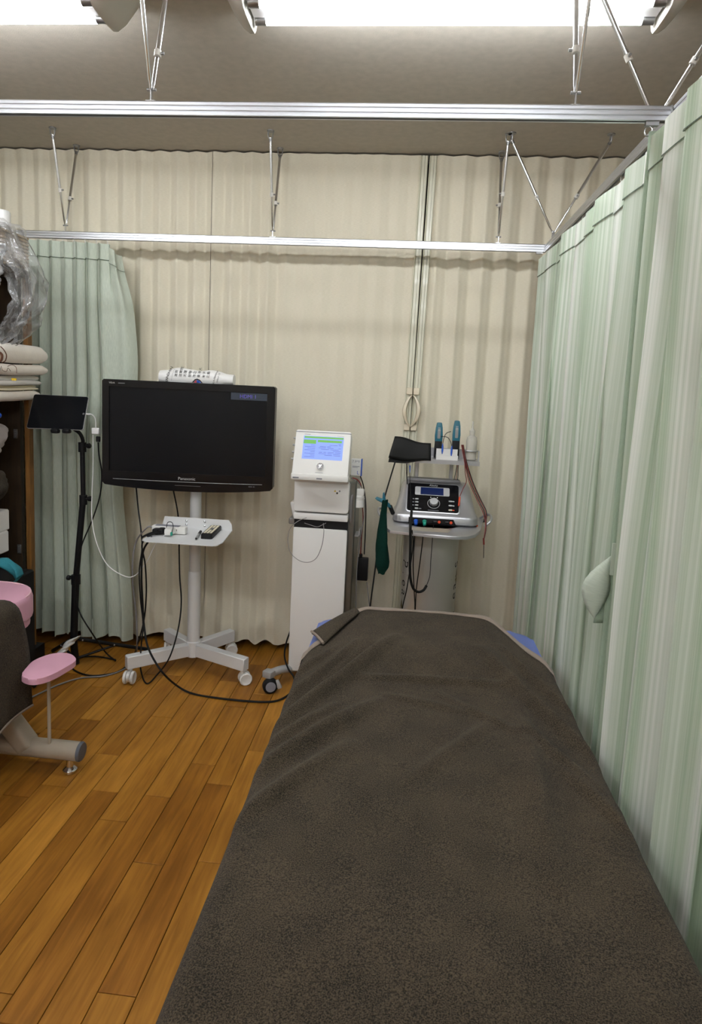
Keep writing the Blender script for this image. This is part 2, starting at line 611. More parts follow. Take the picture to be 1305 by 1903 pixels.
def spline(pts, k=8):
    pts = [V(p) for p in pts]
    P = [pts[0] * 2 - pts[1]] + pts + [pts[-1] * 2 - pts[-2]]
    out = []
    for i in range(1, len(P) - 2):
        a, b, c, d = P[i - 1:i + 3]
        for j in range(k):
            t = j / k
            out.append(0.5 * ((2 * b) + (c - a) * t + (2 * a - 5 * b + 4 * c - d) * t * t + (3 * b - a - 3 * c + d) * t ** 3))
    out.append(pts[-1])
    return out


def cable(name, pts, r, m, parent=None, label=None, n=6, k=8):
    o = B().tube(spline(pts, k), r, n).obj(name, m, parent)
    if label:
        tag(o, label, 'cable' if parent is None else None)
    return o


def rrect(w, h, r, n=4, cx=0, cy=0):
    o = []
    for sx, sy, a0 in ((1, 1, 0), (-1, 1, pi / 2), (-1, -1, pi), (1, -1, 3 * pi / 2)):
        for i in range(n + 1):
            a = a0 + (pi / 2) * i / n
            o.append((cx + sx * (w / 2 - r) + r * cos(a), cy + sy * (h / 2 - r) + r * sin(a)))
    return o


def text(body, size, mx, m, parent, name='lettering', extrude=0.0003, align='CENTER', shear=0.0, sx=1.0, bend=None):
    cu = bpy.data.curves.new('lettering', 'FONT')
    cu.body = body
    cu.size = size
    cu.align_x = align
    cu.align_y = 'CENTER'
    cu.extrude = extrude
    cu.shear = shear
    cu.resolution_u = 3
    t = bpy.data.objects.new('lettering_tmp', cu)
    COL.objects.link(t)
    dg = bpy.context.evaluated_depsgraph_get()
    me = bpy.data.meshes.new_from_object(t.evaluated_get(dg))
    bpy.data.objects.remove(t)
    bpy.data.curves.remove(cu)
    b0 = base_of(parent)
    for v in me.vertices:
        p = V((v.co.x * sx, v.co.y, v.co.z))
        v.co = (bend(p) if bend else mx @ p) - b0
    me.name = name
    me.materials.clear()
    me.materials.append(M[m])
    o = bpy.data.objects.new(name, me)
    COL.objects.link(o)
    o.parent = parent
    return o


def sstep(a, b, x):
    t = max(0.0, min(1.0, (x - a) / (b - a)))
    return t * t * (3 - 2 * t)


# ================================================================== LARGE STRUCTURE
ZC = 2.6
X0, X1, Y0, YB = -2.45, 1.75, -4.6, 3.46
floor = struct(B().box(((X0 + X1) / 2, (Y0 + YB) / 2, -0.035), (X1 - X0, YB - Y0, 0.05)).obj('floor', 'subfloor', smooth=False))
PW = 0.0950
rng = random.Random(11)
rest = B()
ix0 = int((X0) / PW) - 1
for ix in range(ix0, int(X1 / PW) + 1):
    xa = 0.0080 + ix * PW
    if xa < X0 or xa + PW > X1:
        continue
    y = Y0 + rng.uniform(0.0, 0.5)
    yprev = Y0
    while yprev < YB - 0.002:
        ynext = min(YB, y if yprev == Y0 else yprev + rng.choice((0.38, 0.45, 0.52, 0.61, 0.7, 0.82, 0.9)))
        if ynext - yprev < 0.05:
            ynext = yprev + 0.3
        ynext = min(ynext, YB)
        near = -1.95 < xa + PW and xa < 0.2 and ynext > 0.35
        b = B() if near else rest
        c = (xa + PW / 2, (yprev + ynext) / 2, -0.005 + (rng.uniform(-0.0002, 0.0002)))
        g = 0.0011
        w2, l2, ch = PW / 2 - g, (ynext - yprev) / 2 - g, 0.0009
        V8 = [V(c) + V(p) for p in ((-w2, -l2, -0.005), (w2, -l2, -0.005), (w2, l2, -0.005), (-w2, l2, -0.005),
                                    (-w2, -l2, 0.005 - ch), (w2, -l2, 0.005 - ch), (w2, l2, 0.005 - ch), (-w2, l2, 0.005 - ch))]
        V4 = [V(c) + V((a * (w2 - ch), q * (l2 - ch), 0.005)) for a, q in ((-1, -1), (1, -1), (1, 1), (-1, 1))]
        vs = [b.bm.verts.new(p) for p in V8[4:] + V4 + V8[:4]]
        for f in ((4, 5, 6, 7), (0, 1, 5, 4), (1, 2, 6, 5), (2, 3, 7, 6), (3, 0, 4, 7), (8, 9, 1, 0), (9, 10, 2, 1), (10, 11, 3, 2), (11, 8, 0, 3)):
            b.bm.faces.new([vs[i] for i in f])
        if near:
            b.obj('plank', 'plank', floor, smooth=False)
        yprev = ynext
r_ = rest.obj('plank', 'plank', floor, smooth=False)
r_['kind'] = 'stuff'

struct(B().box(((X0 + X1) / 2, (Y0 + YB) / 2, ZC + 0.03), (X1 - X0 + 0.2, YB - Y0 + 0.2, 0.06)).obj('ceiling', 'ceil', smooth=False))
struct(B().box(((X0 + X1) / 2, YB + 0.03, ZC / 2), (X1 - X0, 0.06, ZC)).obj('wall_back', 'back_shade', smooth=False))  # dark sheet that shows as shade in the gaps round the partition
struct(B().box((X0 - 0.03, (Y0 + YB) / 2, ZC / 2), (0.06, YB - Y0, ZC)).obj('wall_left', 'wall', smooth=False))
struct(B().box((X1 + 0.03, (Y0 + YB) / 2, ZC / 2), (0.06, YB - Y0, ZC)).obj('wall_right', 'wall', smooth=False))
struct(B().box(((X0 + X1) / 2, Y0 - 0.03, ZC / 2), (X1 - X0, 0.06, ZC)).obj('wall_front', 'wall', smooth=False))

# ------------------------------------------------------------------ ceiling lights
def ceiling_light(xa, xb, yc, label):
    t = thing('ceiling_light', label, 'light', ((xa + xb) / 2, yc, ZC))
    Z = 2.52
    prof = [(-0.105, ZC - 0.001), (-0.105, ZC - 0.014), (-0.022, Z - 0.004), (0.022, Z - 0.004), (0.105, ZC - 0.014), (0.105, ZC - 0.001)]
    B().prism(prof, frm((xa, yc, 0), (0, 1, 0), (0, 0, 1)), 0.012, xb - xa - 0.012).obj('reflector', 'reflector', t, smooth=False)
    fin = [(-0.118, ZC - 0.002), (-0.112, ZC - 0.03), (-0.085, Z - 0.010), (-0.07, Z - 0.024), (-0.04, Z - 0.028), (0.04, Z - 0.028), (0.07, Z - 0.024),
           (0.085, Z - 0.010), (0.112, ZC - 0.03), (0.118, ZC - 0.002)]
    for x, s_ in ((xa, -1), (xb, 1)):
        b = B()
        rr_ = [[b.bm.verts.new((x + s_ * dx, yc + fy_ * ky, ZC - 0.001 - (ZC - 0.001 - fz_) * kz)) for fy_, fz_ in fin] for dx, ky, kz in ((-0.004, 1, 1), (0.010, 1, 1), (0.030, 0.98, 0.86), (0.055, 0.94, 0.55), (0.072, 0.9, 0.12))]
        for ra_, rb_ in zip(rr_, rr_[1:]):
            for i in range(len(fin)):
                j = (i + 1) % len(fin)
                b.bm.faces.new((ra_[i], ra_[j], rb_[j], rb_[i]))
        b.bm.faces.new(rr_[0]); b.bm.faces.new(rr_[-1][::-1])
        b.obj('end_cap', 'lamp_end', t)
    for dy in (-0.044, 0.044):
        tb = B().cyl((xa + 0.045, yc + dy, Z), (xb - 0.045, yc + dy, Z), 0.0135, n=20).obj('tube', 'tube', t)
        for x0_, x1_ in ((xa + 0.012, xa + 0.045), (xb - 0.045, xb - 0.012)):
            B().cyl((x0_, yc + dy, Z), (x1_, yc + dy, Z), 0.0137, n=20).obj('metal_cap', 'steel_dark', tb)
        text('Panasonic', 0.010, frm((xa + 0.10, yc + dy - 0.0055, Z - 0.0128), (1, 0, 0), (0, 0.9, 0.4)), 'ink_grey', tb)
    return t


ceiling_light(-0.535, 0.635, 1.985, 'white twin tube ceiling light centred above the brown bed, both ends in view')
ceiling_light(-2.135, -0.965, 1.975, 'white twin tube ceiling light cut off by the left edge of the photo')
ceiling_light(-0.535, 0.635, 0.05, 'white twin tube ceiling light overhead, next one behind the light above the bed')
ceiling_light(-2.135, -0.965, 0.05, 'white twin tube ceiling light overhead at left, behind the cut off left light')
ceiling_light(-0.535, 0.635, -1.88, 'white twin tube ceiling light overhead on the right, third row from the partition')
ceiling_light(-2.135, -0.965, -1.88, 'white twin tube ceiling light overhead on the left, third row from the partition')
ceiling_light(-0.535, 0.635, -3.8, 'white twin tube ceiling light added overhead on the right, unseen row farthest from the partition')  # unseen row, added so that every tube can run weaker
ceiling_light(-2.135, -0.965, -3.8, 'white twin tube ceiling light added overhead on the left, unseen row farthest from the partition')  # added with its neighbour to spread the light over more tubes

# ------------------------------------------------------------------ accordion partition at the back
YP = 3.335


def fold(x):
    if x < -0.75:
        a = 0.011
    elif x < -0.62:
        a = 0.011 - 0.007 * (x + 0.75) / 0.13
    elif x < 0.06:
        a = 0.004
    elif x < 0.2:
        a = 0.010
    else:
        a = 0.013
    per = 0.093 if x < 0 else 0.118
    ph = 2 * pi * x / per + 0.6 * sin(x * 3.1)
    s_ = sin(ph)
    return a * (1.15 * s_ - 0.15 * sin(3 * ph)) + 0.003 * sin(x * 9.3 + 1)


def leaf_cloth(name, xa, xb, parent, seed):
    n = max(8, int((xb - xa) / 0.006))

    def P(u, v):
        x = xa + (xb - xa) * u
        hz = 0.038 + 0.010 * sin(x * 23 + seed) + 0.006 * sin(x * 51) + 0.02 * sstep(-0.78, -0.72, x) * (1 - sstep(-0.72, -0.62, x))
        z = hz + (2.5925 - hz) * v
        k = fold(x)
        damp = 1.0 - 0.35 * sstep(2.45, 2.59, z)
        y = YP + k * damp
        if z < 0.35:
            y += -0.022 * sstep(0.35, 0.0, z) * (0.5 + 0.5 * sin(x * 7 + seed)) + 0.006 * sin(x * 37 + z * 25) * sstep(0.35, 0.1, z)
            d2 = ((x + 0.74) / 0.05) ** 2 + ((z - 0.14) / 0.05) ** 2
            y -= 0.025 * exp(-d2)
        y += 0.0012 * sin(z * 13 + x * 17)
        if 2.535 < z:
            y -= 0.003
        if abs(z - 2.535) < 0.008 or abs(z - 0.155) < 0.006:
            y += 0.002
        return V((x, y, z))
    zs = [0, 0.02, 0.05, 0.08] + [0.1 + 0.015 * i for i in range(10)] + [0.27 + 0.06 * i for i in range(38)]
    b = B()
    vals = [0, 0.01, 0.02, 0.03, 0.04, 0.044, 0.048, 0.052, 0.06, 0.07, 0.085, 0.1, 0.12, 0.14, 0.17, 0.2, 0.25, 0.3, 0.36, 0.42, 0.5, 0.58, 0.66, 0.74, 0.82, 0.88, 0.92, 0.95, 0.968, 0.976, 0.98, 0.984, 0.99, 1.0]
    nv = len(vals) - 1
    return b.grid(lambda u, v: P(u, vals[int(round(v * nv))]), n, nv,
                  lambda u, v: ((xa + (xb - xa) * u) * 1.15 + seed, vals[int(round(v * nv))] * 2.55)).obj(name, 'beige', parent, ang=80, normals=False)


left_leaf = thing('accordion_partition', 'left leaf of the beige pleated accordion partition, behind the television', 'partition', (-1.2, YP, 0))
right_leaf = thing('accordion_partition', 'right leaf of the beige pleated accordion partition, behind the silver trolley', 'partition', (0.8, YP, 0))
leaf_cloth('fabric_panel', X0 + 0.01, -1.0615, left_leaf, 0.0)
leaf_cloth('fabric_panel', -1.0585, -0.012, left_leaf, 1.7)
leaf_cloth('fabric_panel', 0.040, X1 - 0.01, right_leaf, 3.1)


def lead_post(parent, xa, xb, k):
    """metal edge profile of a leaf, leaning slightly: three ribs with grooves between"""
    w = xb - xa
    pr = [(0, 0.02), (0, -0.012), (0.004, -0.016), (0.006, -0.012), (0.008, -0.018), (w * 0.58, -0.018), (w * 0.60, -0.012), (w * 0.64, -0.012),
          (w * 0.66, -0.018), (w - 0.004, -0.018), (w, -0.014), (w, 0.02)]
    b = B()
    mx = frm((xa, YP - 0.004, 0), (1, 0, 0), (0, 1, 0))
    b.prism(pr, mx, 0.04, 2.586)
    for v in b.bm.verts:
        v.co.x += k * (v.co.z - 2.586)
    return b.obj('lead_post', 'post', parent, smooth=False)


lead_post(left_leaf, -0.016, 0.0195, 0.0085)
lead_post(right_leaf, 0.0275, 0.063, 0.0125)


def half_grip(parent, s_):
    """one half of the lens shaped pull: foot plates and a bowed horn meeting the gap at both tips"""
    g = at(766, 760, YP - 0.03)
    zt, zb = 1.462, 1.262
    gx = 0.012
    b = B()
    b.box((gx + s_ * 0.0175, YP - 0.028, 1.445), (0.031, 0.016, 0.036), bev=0.003)
    b.box((gx + s_ * 0.0175 - 0.004, YP - 0.028, 1.262), (0.031, 0.016, 0.034), bev=0.003)
    b.obj('grip_plate', 'cream', parent)
    pts = []
    for i in range(17):
        t = i / 16
        z = 1.425 - 0.16 * t
        bow = sin(pi * min(1, t * 1.02)) ** 0.75
        pts.append((V((gx - 0.004 * t + s_ * (0.003 + 0.031 * bow), YP - 0.03 - 0.022 * bow, z)), 0.006 + 0.012 * bow))
    b = B()
    rings = []
    for p, w in pts:
        q = [(-w * 0.55, 0.012), (-w * 0.3, -0.012), (w * 0.5, -0.012), (w * 0.7, 0.014)]
        rings.append([b.bm.verts.new(p + V((s_ * a, c, 0))) for a, c in q])
    for a, c in zip(rings, rings[1:]):
        for i in range(4):
            j = (i + 1) % 4
            b.bm.faces.new((a[i], a[j], c[j], c[i]))
    b.bm.faces.new(rings[0]); b.bm.faces.new(rings[-1][::-1])
    b.obj('pull_grip', 'cream', parent, ang=50)


half_grip(left_leaf, -1)
half_grip(right_leaf, 1)

# ------------------------------------------------------------------ curtain rails
RZ0, RZ1 = 2.118, 2.152
YR, YF, XR = 3.18, 1.70, 0.595


def rail(name, label, p0, p1, n_):
    """extruded aluminium track: ribbed faces, open slot below"""
    t = thing(name, label, 'rail', ((p0[0] + p1[0]) / 2, (p0[1] + p1[1]) / 2, RZ0))
    d = (V(p1) - V(p0))
    L_ = d.length
    h, w = RZ1 - RZ0, 0.022
    pr = []
    for s_ in (1, -1):
        zz = [0, 0.008, 0.0095, 0.0105, 0.012, 0.020, 0.0215, 0.0225, 0.024, 0.031, h]
        pp = [(0, 0), (0, 0), (-.0016, 0), (-.0016, 0), (0, 0), (0, 0), (-.0016, 0), (-.0016, 0), (0, 0), (0, 0), (-.002, 0)]
        side = [(s_ * (w / 2 + q[0]), z) for z, q in zip(zz, pp)]
        pr += side if s_ > 0 else side[::-1]
    pr += [(-0.004, 0), (-0.004, 0.008), (0.004, 0.008), (0.004, 0)]
    hx = V((0, 0, 1)).cross(d.normalized())
    B().prism(pr, frm((p0[0], p0[1], RZ0), hx, (0, 0, 1)), 0, L_).obj('track', 'alu', t, smooth=False)
    return t


# direction check is symmetric, so either sense of extrusion is fixed by p0/p1 order
rail_back = rail('curtain_rail', 'aluminium curtain rail running along the beige partition above the television', (0.588, YR, 0), (-2.3, YR, 0), 0)
rail_front = rail('curtain_rail', 'large aluminium curtain rail crossing the photo nearest the camera', (0.580, YF, 0), (-2.3, YF, 0), 0)
rail_right = rail('curtain_rail', 'aluminium curtain rail on the right running from the camera to the partition', (XR, -1.2, 0), (XR, YR + 0.012, 0), 0)
for rl, y in ((rail_back, YR), (rail_front, YF)):
    B().box((0.581, y, (RZ0 + RZ1) / 2), (0.004, 0.024, 0.035)).obj('end_cap', 'steel_dark', rl)
B().box((0.562, YR, RZ0 - 0.004), (0.03, 0.014, 0.008)).obj('stopper', 'steel_dark', rail_back)
for rl, (hx_, hy_) in ((rail_front, (0.541, YF)),):
    st = B().box((hx_, hy_, RZ0 - 0.005), (0.03, 0.012, 0.010)).obj('stopper', 'steel_dark', rl)
    B().tube([V((hx_ - 0.006 + 0.009 * sin(a), hy_, RZ0 - 0.022 + 0.012 * cos(a))) for a in [2 * pi * i / 14 for i in range(13)]], 0.0017).obj('hook_ring', 'chrome', st)


def hanger(label, base, axis, spread, fr=(0.42, 0.42), knob=1):
    """V shaped stay: foot bracket on the rail, two telescopic rods, ceiling brackets"""
    b0 = V((base[0], base[1], RZ1))
    t = thing('rail_hanger', label, 'hanger', b0)
    ax = V(axis)
    sd = V((ax.y, -ax.x, 0))
    B().box(b0 + V((0, 0, 0.0015)), (0.010 + 0.016 * abs(ax.y), 0.014, 0.002)).box(b0 + V((0, 0, 0.018)), (0.003 + 0.010 * abs(ax.x), 0.003 + 0.010 * abs(ax.y), 0.034)).obj('foot_bracket', 'chrome', t)
    B().cyl(b0 + V((0, 0, 0.030)) - sd * 0.012, b0 + V((0, 0, 0.030)) + sd * 0.012, 0.0035, n=10).obj('bolt', 'steel_dark', t)
    for s_, f_ in ((-1, fr[0]), (1, fr[1])):
        p = b0 + ax * (s_ * 0.006) + V((0, 0, 0.03))
        q = V((base[0], base[1], ZC - 0.03)) + ax * (s_ * spread)
        d = (q - p)
        c = p + d * f_
        rd = B().tube([p, p + d * 0.04, p + d * 0.05, c], 0.005, 10, [0.003, 0.0035, 0.005, 0.005]).obj('rod', 'chrome', t)
        B().cyl(c, q, 0.0066, n=12).obj('outer_rod', 'chrome', rd)
        B().cyl(c - d.normalized() * 0.010, c + d.normalized() * 0.008, 0.0092, n=12).obj('collar', 'lamp_end', rd)
        B().cyl(c, c + sd * 0.017 * knob, 0.0038, n=10).obj('locking_screw', 'steel_dark', rd)
        bb = B()
        hx = d.normalized()
        for e in (-1, 1):
            bb.tube([q - hx * 0.012 + sd * 0.003 * e, q + sd * 0.009 * e, q + sd * 0.012 * e + V((0, 0, 0.018)), q + sd * 0.010 * e + V((0, 0, 0.0295))], 0.0028, 6)
        bb.cyl(q + V((0, 0, 0.0255)), q + V((0, 0, 0.0298)), 0.017, n=16)
        bb.cyl(q - hx * 0.018, q - hx * 0.004, 0.0072, n=10)
        bb.obj('ceiling_bracket', 'steel_dark', t)
    return t


def xat(px, py, y):
    return at(px, py, y).x


hanger('V shaped rod hanger on the near rail, below the gap between the lights', (-0.705, YF), (0, 1, 0), 0.125, (0.75, 0.27))
hanger('V shaped rod hanger on the near rail, right of the bed light\'s middle', (0.356, YF), (0, 1, 0), 0.125, (0.75, 0.30), -1)
hanger('V shaped rod hanger on the back rail above the mint curtain at left', (xat(122, 430, YR), YR), (0, 1, 0), 0.11, (0.40, 0.36))
hanger('V shaped rod hanger on the back rail above the television\'s right end', (xat(507, 441, YR), YR), (0, 1, 0), 0.11, (0.40, 0.36))
hanger('V shaped rod hanger on the back rail right of the partition posts', (xat(926, 449, YR), YR), (0, 1, 0), 0.11, (0.46, 0.40), -1)
hanger('wide V shaped rod hanger on the right rail at the back corner', (XR, 3.06), (1, 0, 0), 0.213, (0.38, 0.40))
hanger('wide V shaped rod hanger on the right rail just behind the near rail junction', (XR, 1.84), (1, 0, 0), 0.213, (0.38, 0.36))
hanger('wide V shaped rod hanger on the right rail, nearest one at the top right corner', (XR, 1.12), (1, 0, 0), 0.213, (0.5, 0.55))


# ------------------------------------------------------------------ mint curtains
# left curtain, gathered into eight pleats, its right edge bowing out
LP = [-1.955 + 0.0562 * i for i in range(9)]


def left_path(u, z):
    tz = sstep(2.05, 1.2, z)
    top_x = -1.955 + 0.470 * u
    low_x = -1.955 + 0.470 * u + 0.045 * sin(pi * sstep(2.1, 0.9, z)) * u ** 3
    if z < 1.1:
        low_x += 0.075 * sstep(1.1, 0.1, z) * u ** 2
    x = top_x * (1 - tz) + low_x * tz
    bulge = 0.065 * sstep(2.09, 1.75, z) * (1 - sstep(1.7, 0.75, z)) * sstep(0.84, 1.0, u)
    x += bulge
    n_ = 8.0 if z > 0 else 8.0
    ph = 2 * pi * 7.5 * u
    sq = sin(ph + 0.5 * sin(ph))
    a = 0.022 + 0.010 * sin(u * 11) + 0.012 * sstep(1.8, 0.2, z)
    wide = sstep(0.62, 0.95, u) * sstep(2.1, 1.5, z)
    y = 3.165 - a * sq * (1 - 0.55 * wide) - 0.012 * sin(u * 21 + z * 1.3) * sstep(2.0, 0.8, z)
    x += 0.010 * sin(2 * ph) * (1 - wide)
    if u > 0.93:
        y += 0.05 * ((u - 0.93) / 0.07) ** 2
    return x, y


def curtain(label, path, ztop, zbot, m, hooks, hemh, hookdir, nu=420):
    u0 = path(0.5, 1.0)
    t = thing('curtain', label, 'curtain', (u0[0], u0[1], zbot(0.5)))
    arc, pr = [0.0], None
    for i in range(nu + 1):
        q = V((*path(i / nu, 1.1), 0))
        if pr is not None:
            arc.append(arc[-1] + (q - pr).length)
        pr = q

    def part(nm, za, zb, k, off):
        def P(u, v):
            z = za(u) * (1 - v) + zb(u) * v
            x, y = path(u, z)
            if off:
                a, c = path(max(0, u - 0.0012), z), path(min(1, u + 0.0012), z)
                n = V((c[1] - a[1], a[0] - c[0]))
                if n.length > 1e-6:
                    n.normalize()
                    if n.x * hookdir[0] + n.y * hookdir[1] < -0.35:
                        n = -n
                    x, y = x + n.x * off, y + n.y * off
            return V((x, y, z))
        return B().grid(P, nu, k, lambda u, v: (arc[int(round(u * nu))], za(u) * (1 - v) + zb(u) * v)).obj(nm, m, t, ang=80, normals=False)
    part('header_band', ztop, lambda u: ztop(u) - 0.078, 5, 0.0035)
    st = part('stitch_line', lambda u: ztop(u) - 0.0765, lambda u: ztop(u) - 0.0790, 1, 0.0042)
    st.data.materials[0] = M['thread']
    part('drop', lambda u: ztop(u) - 0.075, lambda u: zbot(u) + hemh - 0.003, 34, 0.0)
    part('foot_hem', lambda u: zbot(u) + hemh, zbot, 4, 0.0022)
    for hx, hy in hooks:
        B().tube(spline([V((hx, hy, RZ0 + 0.003)), V((hx, hy, RZ0 - 0.010)), V((hx + 0.004, hy - 0.003, RZ0 - 0.022)), V((hx + 0.001, hy + 0.002, RZ0 - 0.034)),
                         V((hx, hy, RZ0 - 0.050))], 4), 0.0022, 6).obj('hook', 'lamp_end', t)
    return t


curtain('plain mint curtain gathered at the left end of the back rail beside the wardrobe', left_path,
         lambda u: 2.106 - 0.012 * u - 0.045 * sstep(0.88, 1.0, u), lambda u: 0.078 + 0.012 * sin(u * 17) - 0.012 * u, 'green',
         [(-1.945 + 0.058 * i, 3.18) for i in range(8)], 0.125, (0, -1))

HY = [3.15, 3.03, 2.85, 2.70, 2.54, 2.39, 2.24, 2.10, 1.955, 1.81, 1.70]
HN = [1.685, 1.62, 1.48, 1.34, 1.2, 1.05, 0.9, 0.74, 0.6, 0.44, 0.3, 0.14, 0.0]


def right_path(hooks, off, seed):
    n_ = len(hooks) - 1

    def f(u, z):
        k = min(n_ - 1, int(u * n_))
        t = u * n_ - k
        y = hooks[k] + (hooks[k + 1] - hooks[k]) * t
        r1 = sin(k * 2.39 + seed * 1.7)
        r2 = sin(k * 4.1 + seed * 0.6 + 1)
        low = sstep(2.0, 0.9, z)
        a = 0.044 + 0.012 * r1 + (0.008 + 0.012 * r2) * low
        s_ = sin(pi * t)
        shape = s_ ** 0.75
        # the pleat leans: cloth swings out slowly and returns in a steep fold
        lean = (0.16 + 0.10 * r2) * low + 0.05
        y += (hooks[k + 1] - hooks[k]) * lean * sin(2 * pi * t) * (0.9 + 0.5 * r1)
        x = XR + 0.004 - off - a * shape * (0.55 + 0.45 * (1 - 0.6 * low)) + 0.014 * low * sin(u * n_ * 1.27 + seed) + 0.010 * low * sin(u * n_ * 3.3 + seed * 2 + z * 0.7)
        y += 0.012 * low * sin(z * 1.1 + k)
        return x, y
    return f


far_path = right_path(HY, 0.0, 0.3)
near_path0 = right_path(HN, 0.026, 2.2)


def near_path(u, z):
    x, y = near_path0(u, z)
    return x - 0.004, y - 0.03 * sstep(2.1, 0.4, z) * (1 - u)


curtain('mint striped curtain on the right rail, far panel beside the bed head', far_path,
         lambda u: 2.098 - 0.030 * abs(sin(pi * u * (len(HY) - 1))), lambda u: 0.06 + 0.01 * sin(u * 20), 'green_stripe', [(XR, y) for y in HY[:-1]], 0.12, (-1, 0), 520)
near_cur = curtain('mint striped curtain on the right rail, near panel with the tie strap', near_path,
                    lambda u: 2.098 - 0.030 * abs(sin(pi * u * (len(HN) - 1))), lambda u: 0.06 + 0.01 * sin(u * 20), 'green_stripe', [(XR, y) for y in HN], 0.12, (-1, 0), 620)


# folded front edge of the near panel
def edge_strip():
    def P(u, v):
        z = 2.09 + (0.07 - 2.09) * v
        x, y = near_path(0.0, z)
        return V((x - 0.001 - 0.036 * u, y - 0.004 + 0.006 * u + 0.002 * sin(z * 5), z))
    o = B().grid(P, 3, 40, lambda u, v: (u * 0.035, v * 2.0)).obj('edge_fold', 'green_plain', near_cur, solid=0.003, normals=False)


edge_strip()


def tie_strap():
    x0, y0 = near_path(0.0, 0.98)
    b = B()
    out = spline([V((0.034, 0.085)).to_3d(), V((0.060, 0.055)).to_3d(), V((0.088, 0.015)).to_3d(), V((0.100, -0.03)).to_3d(), V((0.086, -0.085)).to_3d(), V((0.062, -0.125)).to_3d()], 4)
    inn = spline([V((0.034, 0.085)).to_3d(), V((0.034, 0.03)).to_3d(), V((0.030, -0.01)).to_3d(), V((0.032, -0.045)).to_3d(), V((0.045, -0.085)).to_3d(), V((0.062, -0.125)).to_3d()], 4)
    n_ = len(out) - 1

    def P(u, v):
        i = int(round(v * n_))
        q = out[i] * u + inn[i] * (1 - u)
        return V((x0 - q.x, y0 - 0.006 - 0.016 * sin(pi * u) * sin(pi * v) + 0.0016 * sin(v * 60), 0.985 + q.y * 0.80))
    b.grid(P, 6, n_, lambda u, v: (v * 0.25, u * 0.06))
    b.obj('tie_strap', 'green', near_cur, solid=0.003, normals=False)
    c = B()
    c.grid(lambda u, v: V((x0 - 0.061 + 0.044 * u * (0.25 + 0.75 * v) , y0 - 0.002 + 0.010 * u, 0.985 - 0.02 - 0.095 * v)), 4, 6, lambda u, v: (v * 0.1, u * 0.05))
    c.obj('tie_strap_tail', 'green_plain', near_cur, solid=0.003, normals=False)
    d = B().box((x0 - 0.018, y0 - 0.010, 1.045), (0.036, 0.003, 0.085), bev=0.001)
    d.obj('strap_patch', 'green', near_cur)


tie_strap()

# ================================================================== BLUE TREATMENT TABLE AND ITS TOWEL
BX0, BX1, BY0, BY1, BZ = -0.286, 0.484, 0.36, 2.315, 0.592
bed = thing('treatment_table', 'blue vinyl treatment table mostly hidden under a brown towel', 'treatment table', ((BX0 + BX1) / 2, (BY0 + BY1) / 2, 0))
b = B().prism(rrect(BX1 - BX0, BY1 - BY0, 0.07, 6), Matrix.Translation(((BX0 + BX1) / 2, (BY0 + BY1) / 2, 0)), BZ - 0.075, BZ, bev=0.018)
b.obj('mattress', 'blue', bed)
B().prism(rrect(BX1 - BX0 - 0.06, BY1 - BY0 - 0.06, 0.05, 4), Matrix.Translation(((BX0 + BX1) / 2, (BY0 + BY1) / 2, 0)), BZ - 0.105, BZ - 0.075).obj('bed_frame', 'beige_steel', bed)
for sx in (BX0 + 0.1, BX1 - 0.1):
    for sy in (BY0 + 0.15, BY1 - 0.22):
        lg = B().cyl((sx, sy, 0.02), (sx, sy, BZ - 0.105), 0.024, n=16).obj('leg', 'beige_steel', bed)
        B().lathe((sx, sy, 0), [(0.026, 0), (0.03, 0.004), (0.03, 0.018), (0.024, 0.024)], 16).obj('foot_glide', 'rubber', lg)
for sy in (BY0 + 0.15, BY1 - 0.22):
    B().box(((BX0 + BX1) / 2, sy, 0.16), (BX1 - BX0 - 0.24, 0.03, 0.04), bev=0.004).obj('crossbar', 'beige_steel', bed)

TXM = (BX0 + BX1) / 2 + 0.001


def ridge(x, y, ax, ay, bx, by, w, h):
    dx, dy = bx - ax, by - ay
    L2 = dx * dx + dy * dy
    t = ((x - ax) * dx + (y - ay) * dy) / L2
    tt = max(0, min(1, t))
    d = sqrt((x - ax - dx * tt) ** 2 + (y - ay - dy * tt) ** 2)
    return 1.35 * h * exp(-(d / (w * 0.92)) ** 2) * sin(pi * (0.08 + 0.84 * tt))


